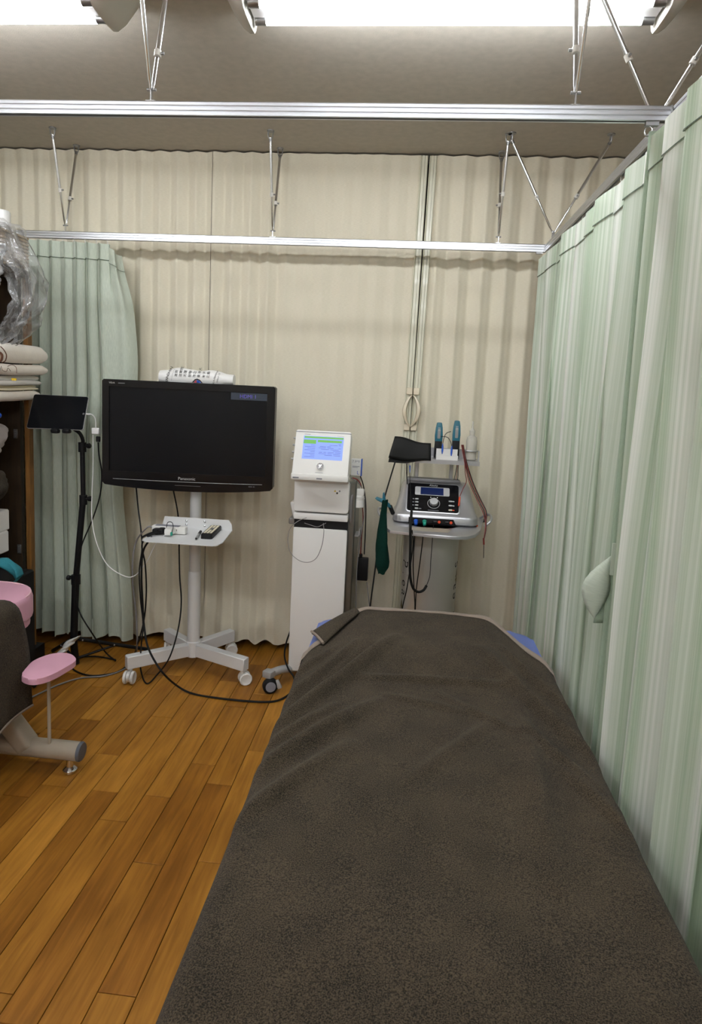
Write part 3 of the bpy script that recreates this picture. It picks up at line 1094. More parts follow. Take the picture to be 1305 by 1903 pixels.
def towel_bump(x, y):
    z = 0.0
    # plateau over the head cushion and the creases that run down from it
    z += 0.030 * sstep(0.34, 0.20, abs(x - 0.10)) * sstep(1.72, 2.02, y)
    z += ridge(x, y, -0.30, 1.46, 0.00, 2.06, 0.020, 0.026)
    z += ridge(x, y, -0.30, 1.60, -0.13, 2.00, 0.013, 0.017)
    z += ridge(x, y, -0.31, 1.26, -0.04, 1.66, 0.022, 0.024)
    z += ridge(x, y, -0.31, 1.36, -0.15, 1.62, 0.012, 0.012)
    z += ridge(x, y, -0.31, 1.10, -0.10, 1.44, 0.020, 0.017)
    z += ridge(x, y, -0.31, 1.74, -0.20, 1.98, 0.012, 0.013)
    z -= ridge(x, y, -0.30, 1.53, -0.07, 1.98, 0.014, 0.010)
    z += ridge(x, y, 0.49, 1.46, 0.27, 2.02, 0.020, 0.024)
    z += ridge(x, y, 0.49, 1.68, 0.34, 2.06, 0.014, 0.017)
    z += ridge(x, y, 0.49, 1.26, 0.33, 1.62, 0.018, 0.013)
    z += ridge(x, y, 0.30, 1.06, 0.35, 1.70, 0.028, 0.014)
    z += ridge(x, y, 0.49, 1.20, 0.39, 1.42, 0.014, 0.012)
    z += ridge(x, y, 0.05, 1.32, 0.27, 1.62, 0.018, 0.009)
    z += ridge(x, y, -0.12, 1.79, 0.36, 1.82, 0.014, 0.009)
    z += ridge(x, y, -0.02, 1.70, 0.22, 1.64, 0.016, 0.008)
    z += ridge(x, y, 0.12, 1.74, 0.34, 1.55, 0.014, 0.008)
    z += 0.004 * noise.noise(V((x * 5, y * 4, 0.3))) + 0.0016 * noise.noise(V((x * 22, y * 18, 1.3)))
    return z


HALF = (BX1 - BX0) / 2 + 0.006
ARC = 0.05


def towel_pt(s_, y):
    """s_: distance across the cloth from the bed's middle line; over the rounded edge it turns down and hangs"""
    sg = 1 if s_ >= 0 else -1
    a = abs(s_)
    flat = HALF - ARC * 0.6
    top = BZ + 0.012
    if a <= flat:
        x, z = s_, top
    elif a <= flat + ARC * pi / 2 * 0.6:
        th = (a - flat) / (ARC * 0.6)
        x = sg * (flat + ARC * 0.6 * sin(th))
        z = top - ARC * 0.6 * (1 - cos(th))
    else:
        dn = a - flat - ARC * pi / 2 * 0.6
        x = sg * (HALF + 0.006 * sin(dn * 9) + (0.010 * sin(y * 16 + sg) + 0.012) * min(1, dn / 0.12))
        z = top - ARC * 0.6 - dn
    X = TXM + x
    w = sstep(HALF + 0.05, HALF - 0.02, a)
    return V((X, y, z + towel_bump(X, y) * (0.25 + 0.75 * w)))


def far_edge(s_):
    a = abs(s_ - 0.0)
    left = s_ < 0
    e = 2.372 - 0.028 * sstep(0.0, 0.22, a) - (0.36 if left else 0.34) * sstep(0.20, HALF + 0.02, a) ** 1.1 - (0.5 if left else 0.25) * sstep(HALF - 0.02, HALF + 0.26, a)
    return e + 0.006 * sin(s_ * 19)


towel = thing('towel', 'large dark brown terry towel spread over the blue treatment table', 'towel', (TXM, 1.3, BZ))
SW = HALF + 0.27


def towelP(u, v):
    s_ = -SW + 2 * SW * u
    y = 0.25 + (far_edge(s_) - 0.25) * v
    p = towel_pt(s_, y)
    # the leading edge droops just past the end of the table
    over = y - (BY1 - 0.005)
    if over > 0 and abs(s_) < HALF:
        p.z -= over * 0.25
    return p


B().grid(towelP, 150, 230).obj('terry_cloth', 'towel', towel, ang=180, solid=0.008)


def hemP(u, v):
    s_ = -SW + 2 * SW * u
    y = far_edge(s_) - 0.052 + 0.054 * v
    p = towelP(u, (y - 0.25) / (far_edge(s_) - 0.25))
    p.z += 0.0060 + 0.0030 * sin(pi * v) ** 0.5
    if abs(s_) > HALF:
        p.x += 0.006 * (1 if s_ > 0 else -1)
    return p


B().grid(hemP, 150, 6, lambda u, v: (u * 1.3, v * 0.03)).obj('hem', 'hem', towel, ang=180, solid=0.003)


# turned-up corner at the left with its own bit of hem
def flapP(u, v):
    a, b_, c, d = atz(579, 1176, 0.612), atz(601, 1198, 0.614), atz(668, 1139, 0.640), atz(660, 1131, 0.640)
    p = (a * (1 - v) + b_ * v) * (1 - u) + (d * (1 - v) + c * v) * u
    p.z += 0.004 * sin(pi * v) + 0.004 * sin(pi * u)
    return p


B().grid(flapP, 14, 8).obj('turned_corner', 'towel', towel, ang=180, solid=0.008)
B().tube([flapP(0, v / 8) + V((0, -0.002, 0.006)) for v in range(9)], 0.0045, 6).obj('corner_hem', 'hem', towel)

# ================================================================== PINK TREATMENT TABLE (left)
PZ = 0.635
pk = thing('treatment_table', 'pink vinyl treatment table with beige tube foot at the left edge', 'treatment table', (-1.62, 1.6, 0))
out = []
px1, py1 = -1.355, 2.32
for i in range(9):
    a = pi / 2 * i / 8
    out.append((px1 - 0.16 + 0.16 * cos(a), py1 - 0.16 + 0.16 * sin(a)))
for i in range(9):
    a = pi / 2 + pi / 2 * i / 8
    out.append((-1.87 + 0.13 * cos(a), py1 - 0.13 + 0.13 * sin(a)))
out += [(-2.0, 0.6), (px1, 0.6)]
I4 = Matrix.Identity(4)
b = B()
b.prism(out, I4, PZ - 0.085, PZ, bev=0.026)
for v in b.bm.verts:
    if v.co.z > PZ - 0.03:
        v.co.z += 0.004 * sin(v.co.x * 30)
cush = b.obj('cushion', 'pink', pk)
B().tube([V((x, y, PZ - 0.004)) for x, y in [(p[0] - 0.006 * (1 if p[0] > -1.62 else -1), p[1] - 0.006) for p in out[:18]]], 0.003, 6).obj('piping', 'pink_pipe', cush)
out2 = [(x * 1.0 - 0.008 * (1 if x > -1.62 else -1), y - 0.008) for x, y in out]
base = B().prism(out2, I4, PZ - 0.122, PZ - 0.087).obj('base_board', 'pink', pk)
B().tube([V((x + 0.004 * (1 if x > -1.62 else -1), y + 0.004, PZ - 0.089)) for x, y in out2[:18]], 0.004, 6).obj('piping', 'pink_pipe', base)
# arm pad on its rod
pad_o = [atz(x, y, 0.425) for x, y in ((47, 1243), (62, 1228), (88, 1217), (112, 1213), (130, 1215), (140, 1222), (139, 1229), (122, 1240), (100, 1252), (78, 1260), (56, 1262), (40, 1255))]
pad_s = spline(pad_o + pad_o[:1], 5)[:-1]
b = B().prism([(p.x, p.y) for p in pad_s], I4, 0.404, 0.425, bev=0.008)
b.obj('arm_pad', 'pink', pk)
prod = atz(92, 1384, 0.105)
B().cyl((prod.x, prod.y, 0.09), (prod.x, prod.y, 0.405), 0.0062, n=12).obj('pad_rod', 'beige_steel', pk)
B().lathe((prod.x - 0.075, prod.y - 0.03, 0.36), [(0.006, -0.012), (0.012, -0.01), (0.012, 0.01), (0.006, 0.012)], 12, (1, 0, 0.2)).obj('adjuster_knob', 'rubber', pk)
# tube foot with cap and glide, and the slanted leg
fy = 2.115
ft = B().cyl((-1.95, fy, 0.082), (-1.128, fy, 0.082), 0.034, n=32).obj('foot_tube', 'beige_steel', pk)
B().lathe((-1.128, fy, 0.082), [(0.035, -0.002), (0.035, 0.004), (0.031, 0.009), (0.0, 0.010)], 32, (1, 0, 0)).obj('end_cap', 'grey_cap', ft)
B().lathe((-1.165, fy - 0.004, 0.0), [(0.020, 0.0), (0.025, 0.005), (0.025, 0.013), (0.018, 0.020), (0.012, 0.024), (0.012, 0.052)], 20).obj('glide_foot', 'chrome', ft)
B().lathe((-1.86, fy - 0.004, 0.0), [(0.020, 0.0), (0.025, 0.005), (0.025, 0.013), (0.018, 0.020), (0.012, 0.024), (0.012, 0.052)], 20).obj('glide_foot', 'chrome', ft)
B().box((-1.445, fy, 0.235), (0.066, 0.075, 0.40), Matrix.Rotation(radians(-38), 3, 'Y'), bev=0.02, seg=3).obj('slanted_leg', 'beige_steel', pk)
B().box((-1.60, 1.5, 0.45), (0.05, 1.5, 0.05), bev=0.006).obj('under_rail', 'beige_steel', pk)
B().box((-1.60, 0.85, 0.25), (0.06, 0.06, 0.46), bev=0.008).obj('leg', 'beige_steel', pk)

ptow = thing('towel', 'dark brown terry towel hanging over the side of the pink treatment table', 'towel', (-1.5, 1.5, PZ))


def ptowP(u, v):
    # u across from the table top over the edge and down, v along the table
    s_ = u * 0.89
    yend = 2.065 + 0.035 * sstep(0.35, 0.9, u) + 0.01 * sin(u * 11)
    y = 0.7 + (yend - 0.7) * v
    flat = 0.46
    if s_ < flat:
        x, z = -1.84 + s_, PZ + 0.014
    else:
        th = min(pi / 2, (s_ - flat) / 0.05)
        dn = max(0, s_ - flat - 0.05 * pi / 2)
        x = -1.84 + flat + 0.05 * sin(th) + dn * 0.10 + 0.010 * sin(y * 15) * min(1, dn / 0.1)
        z = PZ + 0.014 - 0.05 * (1 - cos(th)) - dn * 0.995 + 0.012 * sin(y * 7) * min(1, dn / .2)
    return V((x, y, z))


B().grid(ptowP, 50, 60).obj('terry_cloth', 'towel', ptow, ang=180, solid=0.009)
B().tube([ptowP(1.0, v / 40) + V((0.003, 0, 0)) for v in range(41)], 0.005, 6).obj('hem', 'hem', ptow)

# ================================================================== TELEVISION
TM = Matrix.Translation((-1.022, 2.94, 1.19)) @ Matrix.Rotation(radians(6.5), 4, 'Z')
tv = thing('television', 'black flat screen television on the white rolling stand', 'television', TM @ V((0, 0, -0.26)))
hw, ht, hb = 0.399, 0.246, 0.244
outer = [(-hw + 0.008, ht), (hw - 0.008, ht), (hw, ht - 0.008), (hw, -hb + 0.012), (hw - 0.012, -hb)]
outer += [(hw - 0.012 - (2 * hw - 0.024) * i / 16, -hb - 0.020 * sin(pi * i / 16) ** 0.8) for i in range(1, 16)]
outer += [(-hw + 0.012, -hb), (-hw, -hb + 0.012), (-hw, ht - 0.008)]
TF = TM @ FRONT((0, 0, 0))
B().prism(outer, TF, -0.050, 0.012).obj('housing', 'black', tv)
B().box(TM @ V((0, 0.062, 0)), (0.52, 0.03, 0.34), Matrix.Rotation(radians(6.5), 3, 'Z'), bev=0.010).obj('back_bulge', 'black', tv)
sx0, sx1, sz0, sz1 = -0.368, 0.362, -0.178, 0.214


def proj_in(p):                      # inner outline with as many points, clamped to the screen opening
    return (max(sx0, min(sx1, p[0])), max(sz0, min(sz1, p[1])))


inner = []
for p in outer:
    q = proj_in(p)
    inner.append(q)
B().frame(outer, inner, TF, 0.010, 0.024).obj('bezel', 'blackgloss', tv, ang=20)
scr = B().prism([(sx0, sz0), (sx1, sz0), (sx1, sz1), (sx0, sz1)], TF, 0.006, 0.0155).obj('screen', 'screen', tv, smooth=False)
B().prism([(0.192, 0.178), (sx1 - 0.002, 0.178), (sx1 - 0.002, 0.211), (0.192, 0.211)], TF, 0.0154, 0.0160).obj('input_banner', 'hdmi_panel', scr, smooth=False)
text('HDMI 1', 0.024, TF @ Matrix.Translation((0.272, 0.194, 0.0164)), 'hdmi_ink', scr, extrude=0.0001)
text('Panasonic', 0.019, TF @ Matrix.Translation((-0.005, -0.203, 0.0245)), 'label_silver', tv, sx=1.08)
text('VIErA', 0.011, TF @ Matrix.Translation((-0.354, 0.230, 0.0245)), 'label_silver', tv)
text('HDMI  PC', 0.007, TF @ Matrix.Translation((0.30, -0.228, 0.0245)), 'ink_grey', tv)
B().prism([(-0.355, 0.2292), (-0.325, 0.2292), (-0.325, 0.2305), (-0.355, 0.2305)], TF @ Matrix.Translation((0.03, 0, 0)), 0.024, 0.0245).obj('badge_line', 'label_silver', tv)
B().prism([(-0.06, -0.2368), (0.06, -0.2368), (0.06, -0.2352), (-0.06, -0.2352)], TF, 0.024, 0.0248).obj('button_strip', 'silver_dark', tv)
glint_pts = [TF @ V((x, -0.2185 + 0.004 * (x / hw) ** 2, 0.0245)) for x in [-hw + 0.05 + (2 * hw - 0.1) * i / 20 for i in range(21)]]
B().tube(glint_pts, 0.0013, 6).obj('chin_glint', 'steel_dark', tv)  # reflective highlight along the chin, put in as a thin grey line

# ------------------------------------------------------------------ white rolling stand
PX, PY = -1.018, 3.035
stand = thing('television_stand', 'white rolling television stand with round pole and four castered arms', 'stand', (PX, PY, 0))
B().lathe((PX, PY, 0.07), [(0.036, 0), (0.036, 0.075), (0.031, 0.08), (0.031, 0.43), (0.0295, 0.437), (0.0275, 0.438), (0.0275, 1.20)], 28).obj('pole', 'stand', stand)
B().box((PX + 0.0, PY - 0.035, 1.2), (0.30, 0.022, 0.24), bev=0.006).obj('mount_plate', 'stand', stand)
for ang, ln in ((221, 0.335), (336.5, 0.335), (56, 0.255), (142, 0.25)):
    a = radians(ang)
    d = V((cos(a), sin(a), 0))
    R3 = Matrix.Rotation(a, 3, 'Z')
    c = V((PX, PY, 0.105)) + d * (0.03 + (ln - 0.03) / 2)
    arm = B().box(c, (ln - 0.03, 0.042, 0.062), R3, bev=0.003).obj('arm', 'stand', stand)
    e = V((PX, PY, 0)) + d * (ln - 0.02)
    cs = V((cos(a + 0.9), sin(a + 0.9), 0)) if ang > 180 else V((cos(a - 0.6), sin(a - 0.6), 0))
    ax = V((-cs.y, cs.x, 0))
    w = e + cs * 0.012
    cb = B().cyl((e.x, e.y, 0.056), (e.x, e.y, 0.075), 0.011, n=14)
    cb.lathe(V((w.x, w.y, 0.036)) - ax * 0.008, [(0.018, 0), (0.027, 0.001), (0.027, 0.015), (0.018, 0.016)], 20, ax)
    h = cb.obj('caster', 'white_soft', arm)
    for s_ in (-1, 1):
        B().lathe(V((w.x, w.y, 0.031)) + ax * (s_ * 0.010), [(0.010, 0), (0.030, 0.0015), (0.031, 0.005), (0.031, 0.011), (0.027, 0.0145), (0.024, 0.013), (0.0, 0.014)], 22, ax * s_).obj('wheel', 'white_soft', arm)
ZT = 0.737
tp = [atz(303, 984, ZT), atz(431, 988, ZT), atz(429, 992, ZT), atz(414, 1008, ZT), atz(404, 1013, ZT), atz(395, 1014, ZT), atz(270, 1006, ZT), atz(264, 1003, ZT)]
by_ = 2.985
tp = [(-1.165, by_), (-0.822, by_), (-0.818, by_ - 0.02)] + [(p.x, p.y) for p in tp[3:]]
tray = B().prism(tp, Matrix.Identity(4), ZT - 0.004, ZT).obj('tray', 'stand', stand)
B().prism([(-1.170, ZT - 0.004), (-0.818, ZT - 0.004), (-0.822, ZT + 0.03), (-0.836, ZT + 0.050), (-1.155, ZT + 0.050)], FRONT((0, by_, 0)), -0.003, 0.001).obj('tray_back', 'stand', tray)
for x, z in ((-1.045, .014), (-1.045, .034), (-0.955, .014), (-0.955, .034)):
    B().lathe((x, by_ - 0.001, ZT + z), [(0.0055, 0), (0.0055, 0.002), (0.003, 0.004)], 12, (0, -1, 0)).obj('screw', 'chrome', tray)

# ------------------------------------------------------------------ things on the tray
def on_tray(px, py):
    p = atz(px, py, ZT)
    return V((p.x, p.y, ZT))


rc0, rc1 = on_tray(383, 1002), on_tray(402, 984)
rd = (rc1 - rc0).normalized()
rx = V((rd.y, -rd.x, 0))
RM = frm(rc0, rx, rd)
rl_ = (rc1 - rc0).length
rm = B().prism(rrect(0.052, rl_ * 1.0, 0.010, 3, 0, rl_ / 2), RM, 0.0, 0.022, bev=0.005).obj('remote_control', 'black')
tag(rm, 'black remote control with pale buttons lying on the white tray', 'remote')
for i in range(9):
    for j in range(3):
        if 4 <= i <= 5 and j == 1:
            continue
        B().prism(rrect(0.011, rl_ * 0.055, 0.003, 2, (j - 1) * 0.0142, rl_ * (0.16 + 0.092 * i)), RM, 0.0218, 0.0235).obj('button', 'blanket_y', rm)
B().prism(rrect(0.014, 0.02, 0.005, 3, 0, rl_ * 0.58), RM, 0.0218, 0.0238).obj('button', 'silver_dark', rm)
p0, p1 = on_tray(364, 1004) + V((0, 0, 0.006)), on_tray(373, 990) + V((0, 0, 0.006))
d = (p1 - p0)
pen = B().cyl(p0 + d * 0.05, p0 + d * 0.62, 0.0055, n=12).obj('marker_pen', 'label_silver')
tag(pen, 'short silver and black marker pen beside the remote control', 'pen')
B().cyl(p0 + d * 0.6, p1, 0.0062, n=12).obj('cap', 'black', pen)
B().cyl(p0 - d * 0.02, p0 + d * 0.06, 0.002, 0.005, n=10).obj('tip', 'black', pen)

ps0, ps1 = on_tray(274, 995), on_tray(340, 998)
ps0.y = ps1.y = 2.90
sm = FRONT((0, 2.90, ZT))
strip = B().box(((ps0.x + ps1.x) / 2, 2.845, ZT + 0.020), (ps1.x - ps0.x, 0.036, 0.034), bev=0.006, seg=2).obj('power_strip', 'white_soft')
tag(strip, 'white power strip with plugs lying on the white tray', 'power strip')
B().box(((ps0.x + ps1.x) / 2 - 0.008, 2.845, ZT + 0.0375), (ps1.x - ps0.x - 0.05, 0.028, 0.002)).obj('grey_lid', 'ink_grey', strip)
for k in range(2):
    for e in (-0.004, 0.004):
        B().box((ps1.x - 0.045 + e - 0.03 * k, 2.8265, ZT + 0.022), (0.0022, 0.002, 0.009)).obj('socket_slot', 'ink', strip)
bx = ps0.x
for k, (dx, dz) in enumerate(((0.030, 0.016), (0.055, 0.020))):
    pg = B().box((bx + dx, 2.81, ZT + dz), (0.026, 0.040, 0.026), bev=0.007, seg=2).obj('plug', 'black')
    tag(pg, ('left' if k == 0 else 'right') + ' one of the two black plugs pushed into the white power strip', 'plug')
    B().tube(spline([V((bx + dx, 2.792, ZT + dz)), V((bx + dx - 0.02, 2.765, ZT + dz - 0.006)), V((bx + dx - 0.045, 2.755, ZT + dz - 0.02))], 5), 0.005, 8).obj('cord_end', 'rubber', pg)
ad = B().box((bx + 0.098, 2.80, ZT + 0.022), (0.034, 0.055, 0.030), bev=0.007, seg=2).obj('charger', 'white_soft')
tag(ad, 'white charger block with a green tag plugged in the power strip', 'charger')
B().box((bx + 0.115, 2.776, ZT + 0.016), (0.010, 0.012, 0.018), bev=0.003).obj('green_tag', 'greencap', ad)
B().tube(spline([V((bx + 0.082, 2.80, ZT + 0.038)), V((bx + 0.088, 2.80, ZT + 0.062)), V((bx + 0.108, 2.796, ZT + 0.065)), V((bx + 0.118, 2.788, ZT + 0.05)), V((bx + 0.118, 2.78, ZT + 0.024))], 6), 0.0016, 6).obj('loop_string', 'rubber', ad)

# ------------------------------------------------------------------ printed towel behind the top of the television
TW = at(365, 712, 2.99)
pt = thing('folded_towel', 'white towel with black Japanese print rolled on top of the television', 'towel', (TW.x, 3.0, 1.43))
tl, tr = at(296, 700, 2.985), at(434, 703, 2.985)


def pt_z(u):
    # upper outline, with the soft dents the photo shows
    return 1.492 + 0.012 * sstep(0.10, 0.24, u) - 0.010 * sstep(0.28, 0.55, u) + 0.006 * sin(pi * sstep(0.55, 0.85, u)) - 0.009 * sstep(0.80, 0.92, u)


def ptP(u, v):
    x = tl.x + (tr.x - tl.x) * u
    zt = pt_z(u)
    w = 2 * pi * v
    cz, rz = 1.455, zt - 1.455
    e = 1 - 0.12 * (2 * u - 1) ** 8
    return V((x, 3.0 - 0.030 * cos(w) * e, cz + rz * sin(w) * (1 if sin(w) > 0 else 0.8) * e))


b = B()
b.grid(ptP, 40, 20)
b.bm.verts.ensure_lookup_table()
ends = [[b.bm.verts.new(ptP(u, 0) * 0 + V((tl.x + (tr.x - tl.x) * u, 3.0, 1.462)))] for u in (0, 1)]
for e_, u in zip(ends, (0, 1)):
    ring = [v for v in b.bm.verts if v.is_valid and abs(v.co.x - (tl.x + (tr.x - tl.x) * u)) < 1e-6 and v is not e_[0]]
    ring.sort(key=lambda v: atan2(v.co.z - 1.462, v.co.y - 3.0))
    for i in range(len(ring)):
        try:
            b.bm.faces.new((ring[i], ring[(i + 1) % len(ring)], e_[0]))
        except ValueError:
            pass
bmesh.ops.remove_doubles(b.bm, verts=b.bm.verts, dist=1e-5)
b.obj('rolled_cloth', 'white', pt, ang=60)


def on_roll(u0, z0):
    # print follows the front of the roll: local x along the roll, local y up the face
    def f(p):
        x = tl.x + (tr.x - tl.x) * u0 + p.x
        z = z0 + p.y
        u = (x - tl.x) / (tr.x - tl.x)
        rz = max(0.02, pt_z(u) - 1.455)
        sv = max(-0.98, min(0.985, (z - 1.455) / rz))
        return V((x, 3.0 - 0.030 * sqrt(1 - sv * sv) - 0.0016, z))
    return f


def rot2(f, a):
    return lambda p: f(V((p.x * cos(a) - p.y * sin(a), p.x * sin(a) + p.y * cos(a), 0)))


I = Matrix.Identity(4)
text('HANSHIN', 0.019, I, 'ink', pt, bend=rot2(on_roll(0.135, 1.468), radians(76)))
for k in range(7):
    text('/', 0.012, I, 'ink', pt, bend=rot2(on_roll(0.182 + 0.004 * k, 1.445 + 0.008 * k), radians(-20)))
for u, w in ((0.245, '滋賀'), (0.305, '滋賀短'), (0.365, '天理'), (0.43, '智辯'), (0.49, '市立'), (0.55, '東洋大'), (0.615, '米子'), (0.675, '広島')):
    for i, ch in enumerate(w):
        text(ch, 0.0155, I, 'ink', pt, bend=rot2(on_roll(u, 1.469 + 0.0165 * i), radians(84)))
text('Koh-National', 0.0115, I, 'ink', pt, bend=rot2(on_roll(0.762, 1.466), radians(78)), shear=0.25)
text('School 12', 0.0115, I, 'ink', pt, bend=rot2(on_roll(0.805, 1.464), radians(78)), shear=0.25)
fc = on_roll(0.53, 1.438)
for pts_, mm in (([(-0.026, 0), (-0.012, 0.015), (0.0, 0.019), (0.013, 0.014), (0.026, 0), (0.020, 0), (0.011, 0.010), (0.0, 0.015), (-0.010, 0.011), (-0.020, 0)], 'ink'),
                 ([(-0.018, 0), (-0.008, 0.010), (-0.004, 0.012), (-0.004, 0)], 'ink_red'), ([(-0.002, 0), (-0.002, 0.0135), (0.010, 0.009), (0.018, 0)], 'ink_blue')):
    b = B()
    vs = [b.bm.verts.new(fc(V((x, y, 0)))) for x, y in pts_]
    b.bm.faces.new(vs)
    b.obj('printed_crest', mm, pt, smooth=False)

# ================================================================== TABLET AND ITS TRIPOD
TBc = [at(49.5, 796, 2.845), at(154.7, 800, 2.845), at(165.5, 738, 2.925), at(64, 733, 2.925)]
nrm = (TBc[1] - TBc[0]).cross(TBc[3] - TBc[0]).normalized()
if nrm.y > 0:
    nrm = -nrm
cT = sum(TBc, V()) / 4
ux = ((TBc[1] - TBc[0]) + (TBc[2] - TBc[3])).normalized()
uy = ((TBc[3] - TBc[0]) + (TBc[2] - TBc[1])).normalized()
tw_, th_ = (TBc[1] - TBc[0]).length, (TBc[3] - TBc[0]).length


def tabshape(k, inset):
    # the photo's slightly sheared outline kept as the tablet's lean
    o = []
    for x, y in rrect(tw_ - inset, th_ - inset, max(0.004, 0.010 - inset / 2), 3):
        u, v = x / tw_ + 0.5, y / th_ + 0.5
        p = (TBc[0] * (1 - u) + TBc[1] * u) * (1 - v) + (TBc[3] * (1 - u) + TBc[2] * u) * v
        o.append(p + nrm * k)
    return o


def slab(k0, k1, inset, name, m, parent):
    b = B()
    a, c = tabshape(k0, inset), tabshape(k1, inset)
    va, vc = [b.bm.verts.new(p) for p in a], [b.bm.verts.new(p) for p in c]
    b.bm.faces.new(va[::-1]); b.bm.faces.new(vc)
    for i in range(len(va)):
        j = (i + 1) % len(va)
        b.bm.faces.new((va[i], va[j], vc[j], vc[i]))
    return b.obj(name, m, parent)


tab = thing('tablet_computer', 'black tablet computer tilted back on a thin black tripod', 'tablet', cT)
slab(-0.004, 0.003, 0.0, 'case', 'label_silver', tab)
slab(0.0028, 0.0042, 0.003, 'glass', 'screen', tab)
hb_ = TBc[1] * 0.92 + TBc[2] * 0.0 + TBc[0] * 0.0
home = TBc[0] * 0.03 + TBc[1] * 0.97
home = home + (TBc[2] - TBc[1]) * 0.48
B().lathe(home - ux * 0.002 + nrm * 0.0042, [(0.005, 0), (0.005, 0.0006), (0.0038, 0.0007), (0.0038, 0.0002)], 16, nrm).obj('home_button', 'silver_dark', tab)
tpd = thing('tablet_tripod', 'tall thin black tripod stand carrying the tablet by the mint curtain', 'stand', atz(143, 1225, 0.0))
TY = 2.95
pole_pts = [at(153, 832, TY), at(155, 930, TY), at(141, 1078, TY), at(137, 1195, TY), at(141, 1224, TY + 0.02)]
pole_pts[-1].z = 0.004
b = B().tube([pole_pts[0], pole_pts[1]], 0.0115, 14).obj('upper_pole', 'black', tpd)
B().tube([pole_pts[1] + V((0, 0, 0.02)), pole_pts[2]], 0.0145, 14).obj('middle_pole', 'black', tpd)
B().tube([pole_pts[2] + V((0, 0, 0.02)), pole_pts[3], pole_pts[4]], 0.018, 14).obj('lower_pole', 'black', tpd)
for i, s_ in ((0, 1), (1, 1), (2, -1)):
    p = pole_pts[i]
    ck = B().cyl(p + V((0, 0, -0.02)), p + V((0, 0, 0.026)), 0.0185 if i < 2 else 0.022, n=16).obj('clamp_collar', 'black', tpd)
    B().lathe(p + V((s_ * 0.014, -0.004, 0.008)), [(0.006, 0), (0.006, 0.012), (0.012, 0.014), (0.013, 0.026), (0.009, 0.03)], 12, (s_, 0, 0.15)).obj('clamp_knob', 'black', ck)
neck = spline([pole_pts[0] + V((0, 0, 0.02)), at(154, 818, TY - 0.01), at(147, 804, TY - 0.02), at(128, 792, 2.925)], 6)
B().tube(neck, 0.0085, 10).obj('gooseneck', 'rubber', tpd)
for x in (103, 124):
    p = at(x, 801, 2.838)
    B().box(p, (0.036, 0.03, 0.022), bev=0.009, seg=2).obj('grip_jaw', 'black', tpd)
B().box(cT - nrm * 0.018, (0.12, 0.018, 0.06), bev=0.006).obj('holder_back', 'black', tpd)
hub = at(137, 1186, TY)
ft_r, ft_l = atz(277, 1207, 0.012), atz(62, 1276, 0.012)
for e, nm in ((ft_r, 0), (ft_l, 1), (V((hub.x - 0.18, hub.y + 0.12, 0.012)), 2)):
    b = B().tube([hub, hub * 0.5 + e * 0.5, e], 0.0095, 10)
    lg = b.obj('leg', 'black', tpd)
    B().tube([(hub * 0.45 + e * 0.55) + V((0, 0, 0)), V((pole_pts[3].x * 0.3 + pole_pts[4].x * 0.7, TY + 0.012, 0.03))], 0.0065, 8).obj('strut', 'black', lg)
    for f_ in (0.12, 0.53):
        q = hub * (1 - f_) + e * f_
        B().lathe(q + V((0, -0.008, 0.001)), [(0.005, 0), (0.005, 0.002), (0.002, 0.004)], 10, (0, -1, 0)).obj('rivet', 'label_silver', lg)
# cloth strip tied round the tripod leg
def rag(u, v):
    e = hub * 0.86 + ft_l * 0.14
    a = hub * 0.98 + ft_l * 0.02
    c = hub * 0.66 + ft_l * 0.34
    p = a * (1 - u) + c * u
    w = 2 * pi * v
    r = 0.036 - 0.014 * u + 0.010 * noise.noise(V((u * 4, cos(w) * 1.5, sin(w) * 1.5))) + 0.004 * sin(u * 14 + w)
    return p + V((cos(w) * r * 0.9, sin(w) * r, -sin(w) * r * 0.3 + cos(w) * r * 0.5))


rg = B().grid(rag, 14, 18).obj('rag', 'white', None, ang=60)
tag(rg, 'crumpled white cloth strip wrapped round a leg of the black tripod', 'rag')
dg_ = at(178, 801, 2.90)
dong = B().box(dg_, (0.036, 0.014, 0.030), bev=0.003).obj('video_adapter', 'cord_white')
tag(dong, 'small square white video adapter hanging beside the tablet', 'adapter')
B().tube(spline([at(161, 770, 2.89), at(170, 770, 2.89), at(177, 778, 2.90), at(178.5, 795, 2.90)], 6), 0.0022, 6).obj('short_lead', 'cord_white', dong)
B().tube([at(160, 769.5, 2.888), at(168, 770, 2.888)], 0.004, 8).obj('connector', 'cord_white', dong)
plug_ = B().box(at(182.5, 816, 2.90), (0.020, 0.011, 0.026), bev=0.003).obj('video_plug', 'black')
tag(plug_, 'black video plug hanging under the small white adapter', 'plug')
cable('charging_cable', [at(173, 808, 2.90), at(173, 870, 2.91), at(171, 920, 2.91), at(171, 965, 2.90), at(180, 1010, 2.88), at(200, 1050, 2.86), at(230, 1070, 2.85), at(250, 1070, 2.85),
                         at(272, 1045, 2.84), at(290, 1010, 2.84), V((bx + 0.098, 2.772, ZT + 0.022))], 0.0022, 'cord_white', label='thin white charging cable looping from the tablet adapter to the tray')
cable('video_cable', [at(182.5, 822, 2.90), at(184, 845, 2.90), at(189, 880, 2.91), at(186, 920, 2.92), at(172, 965, 2.92), at(153, 1010, 2.92), at(142, 1050, 2.92), at(139, 1090, 2.92), at(147, 1135, 2.91),
                      at(170, 1175, 2.90), atz(196, 1212, 0.03), atz(215, 1228, 0.006)], 0.0036, 'rubber', label='black video cable dropping from the white adapter past the tripod')
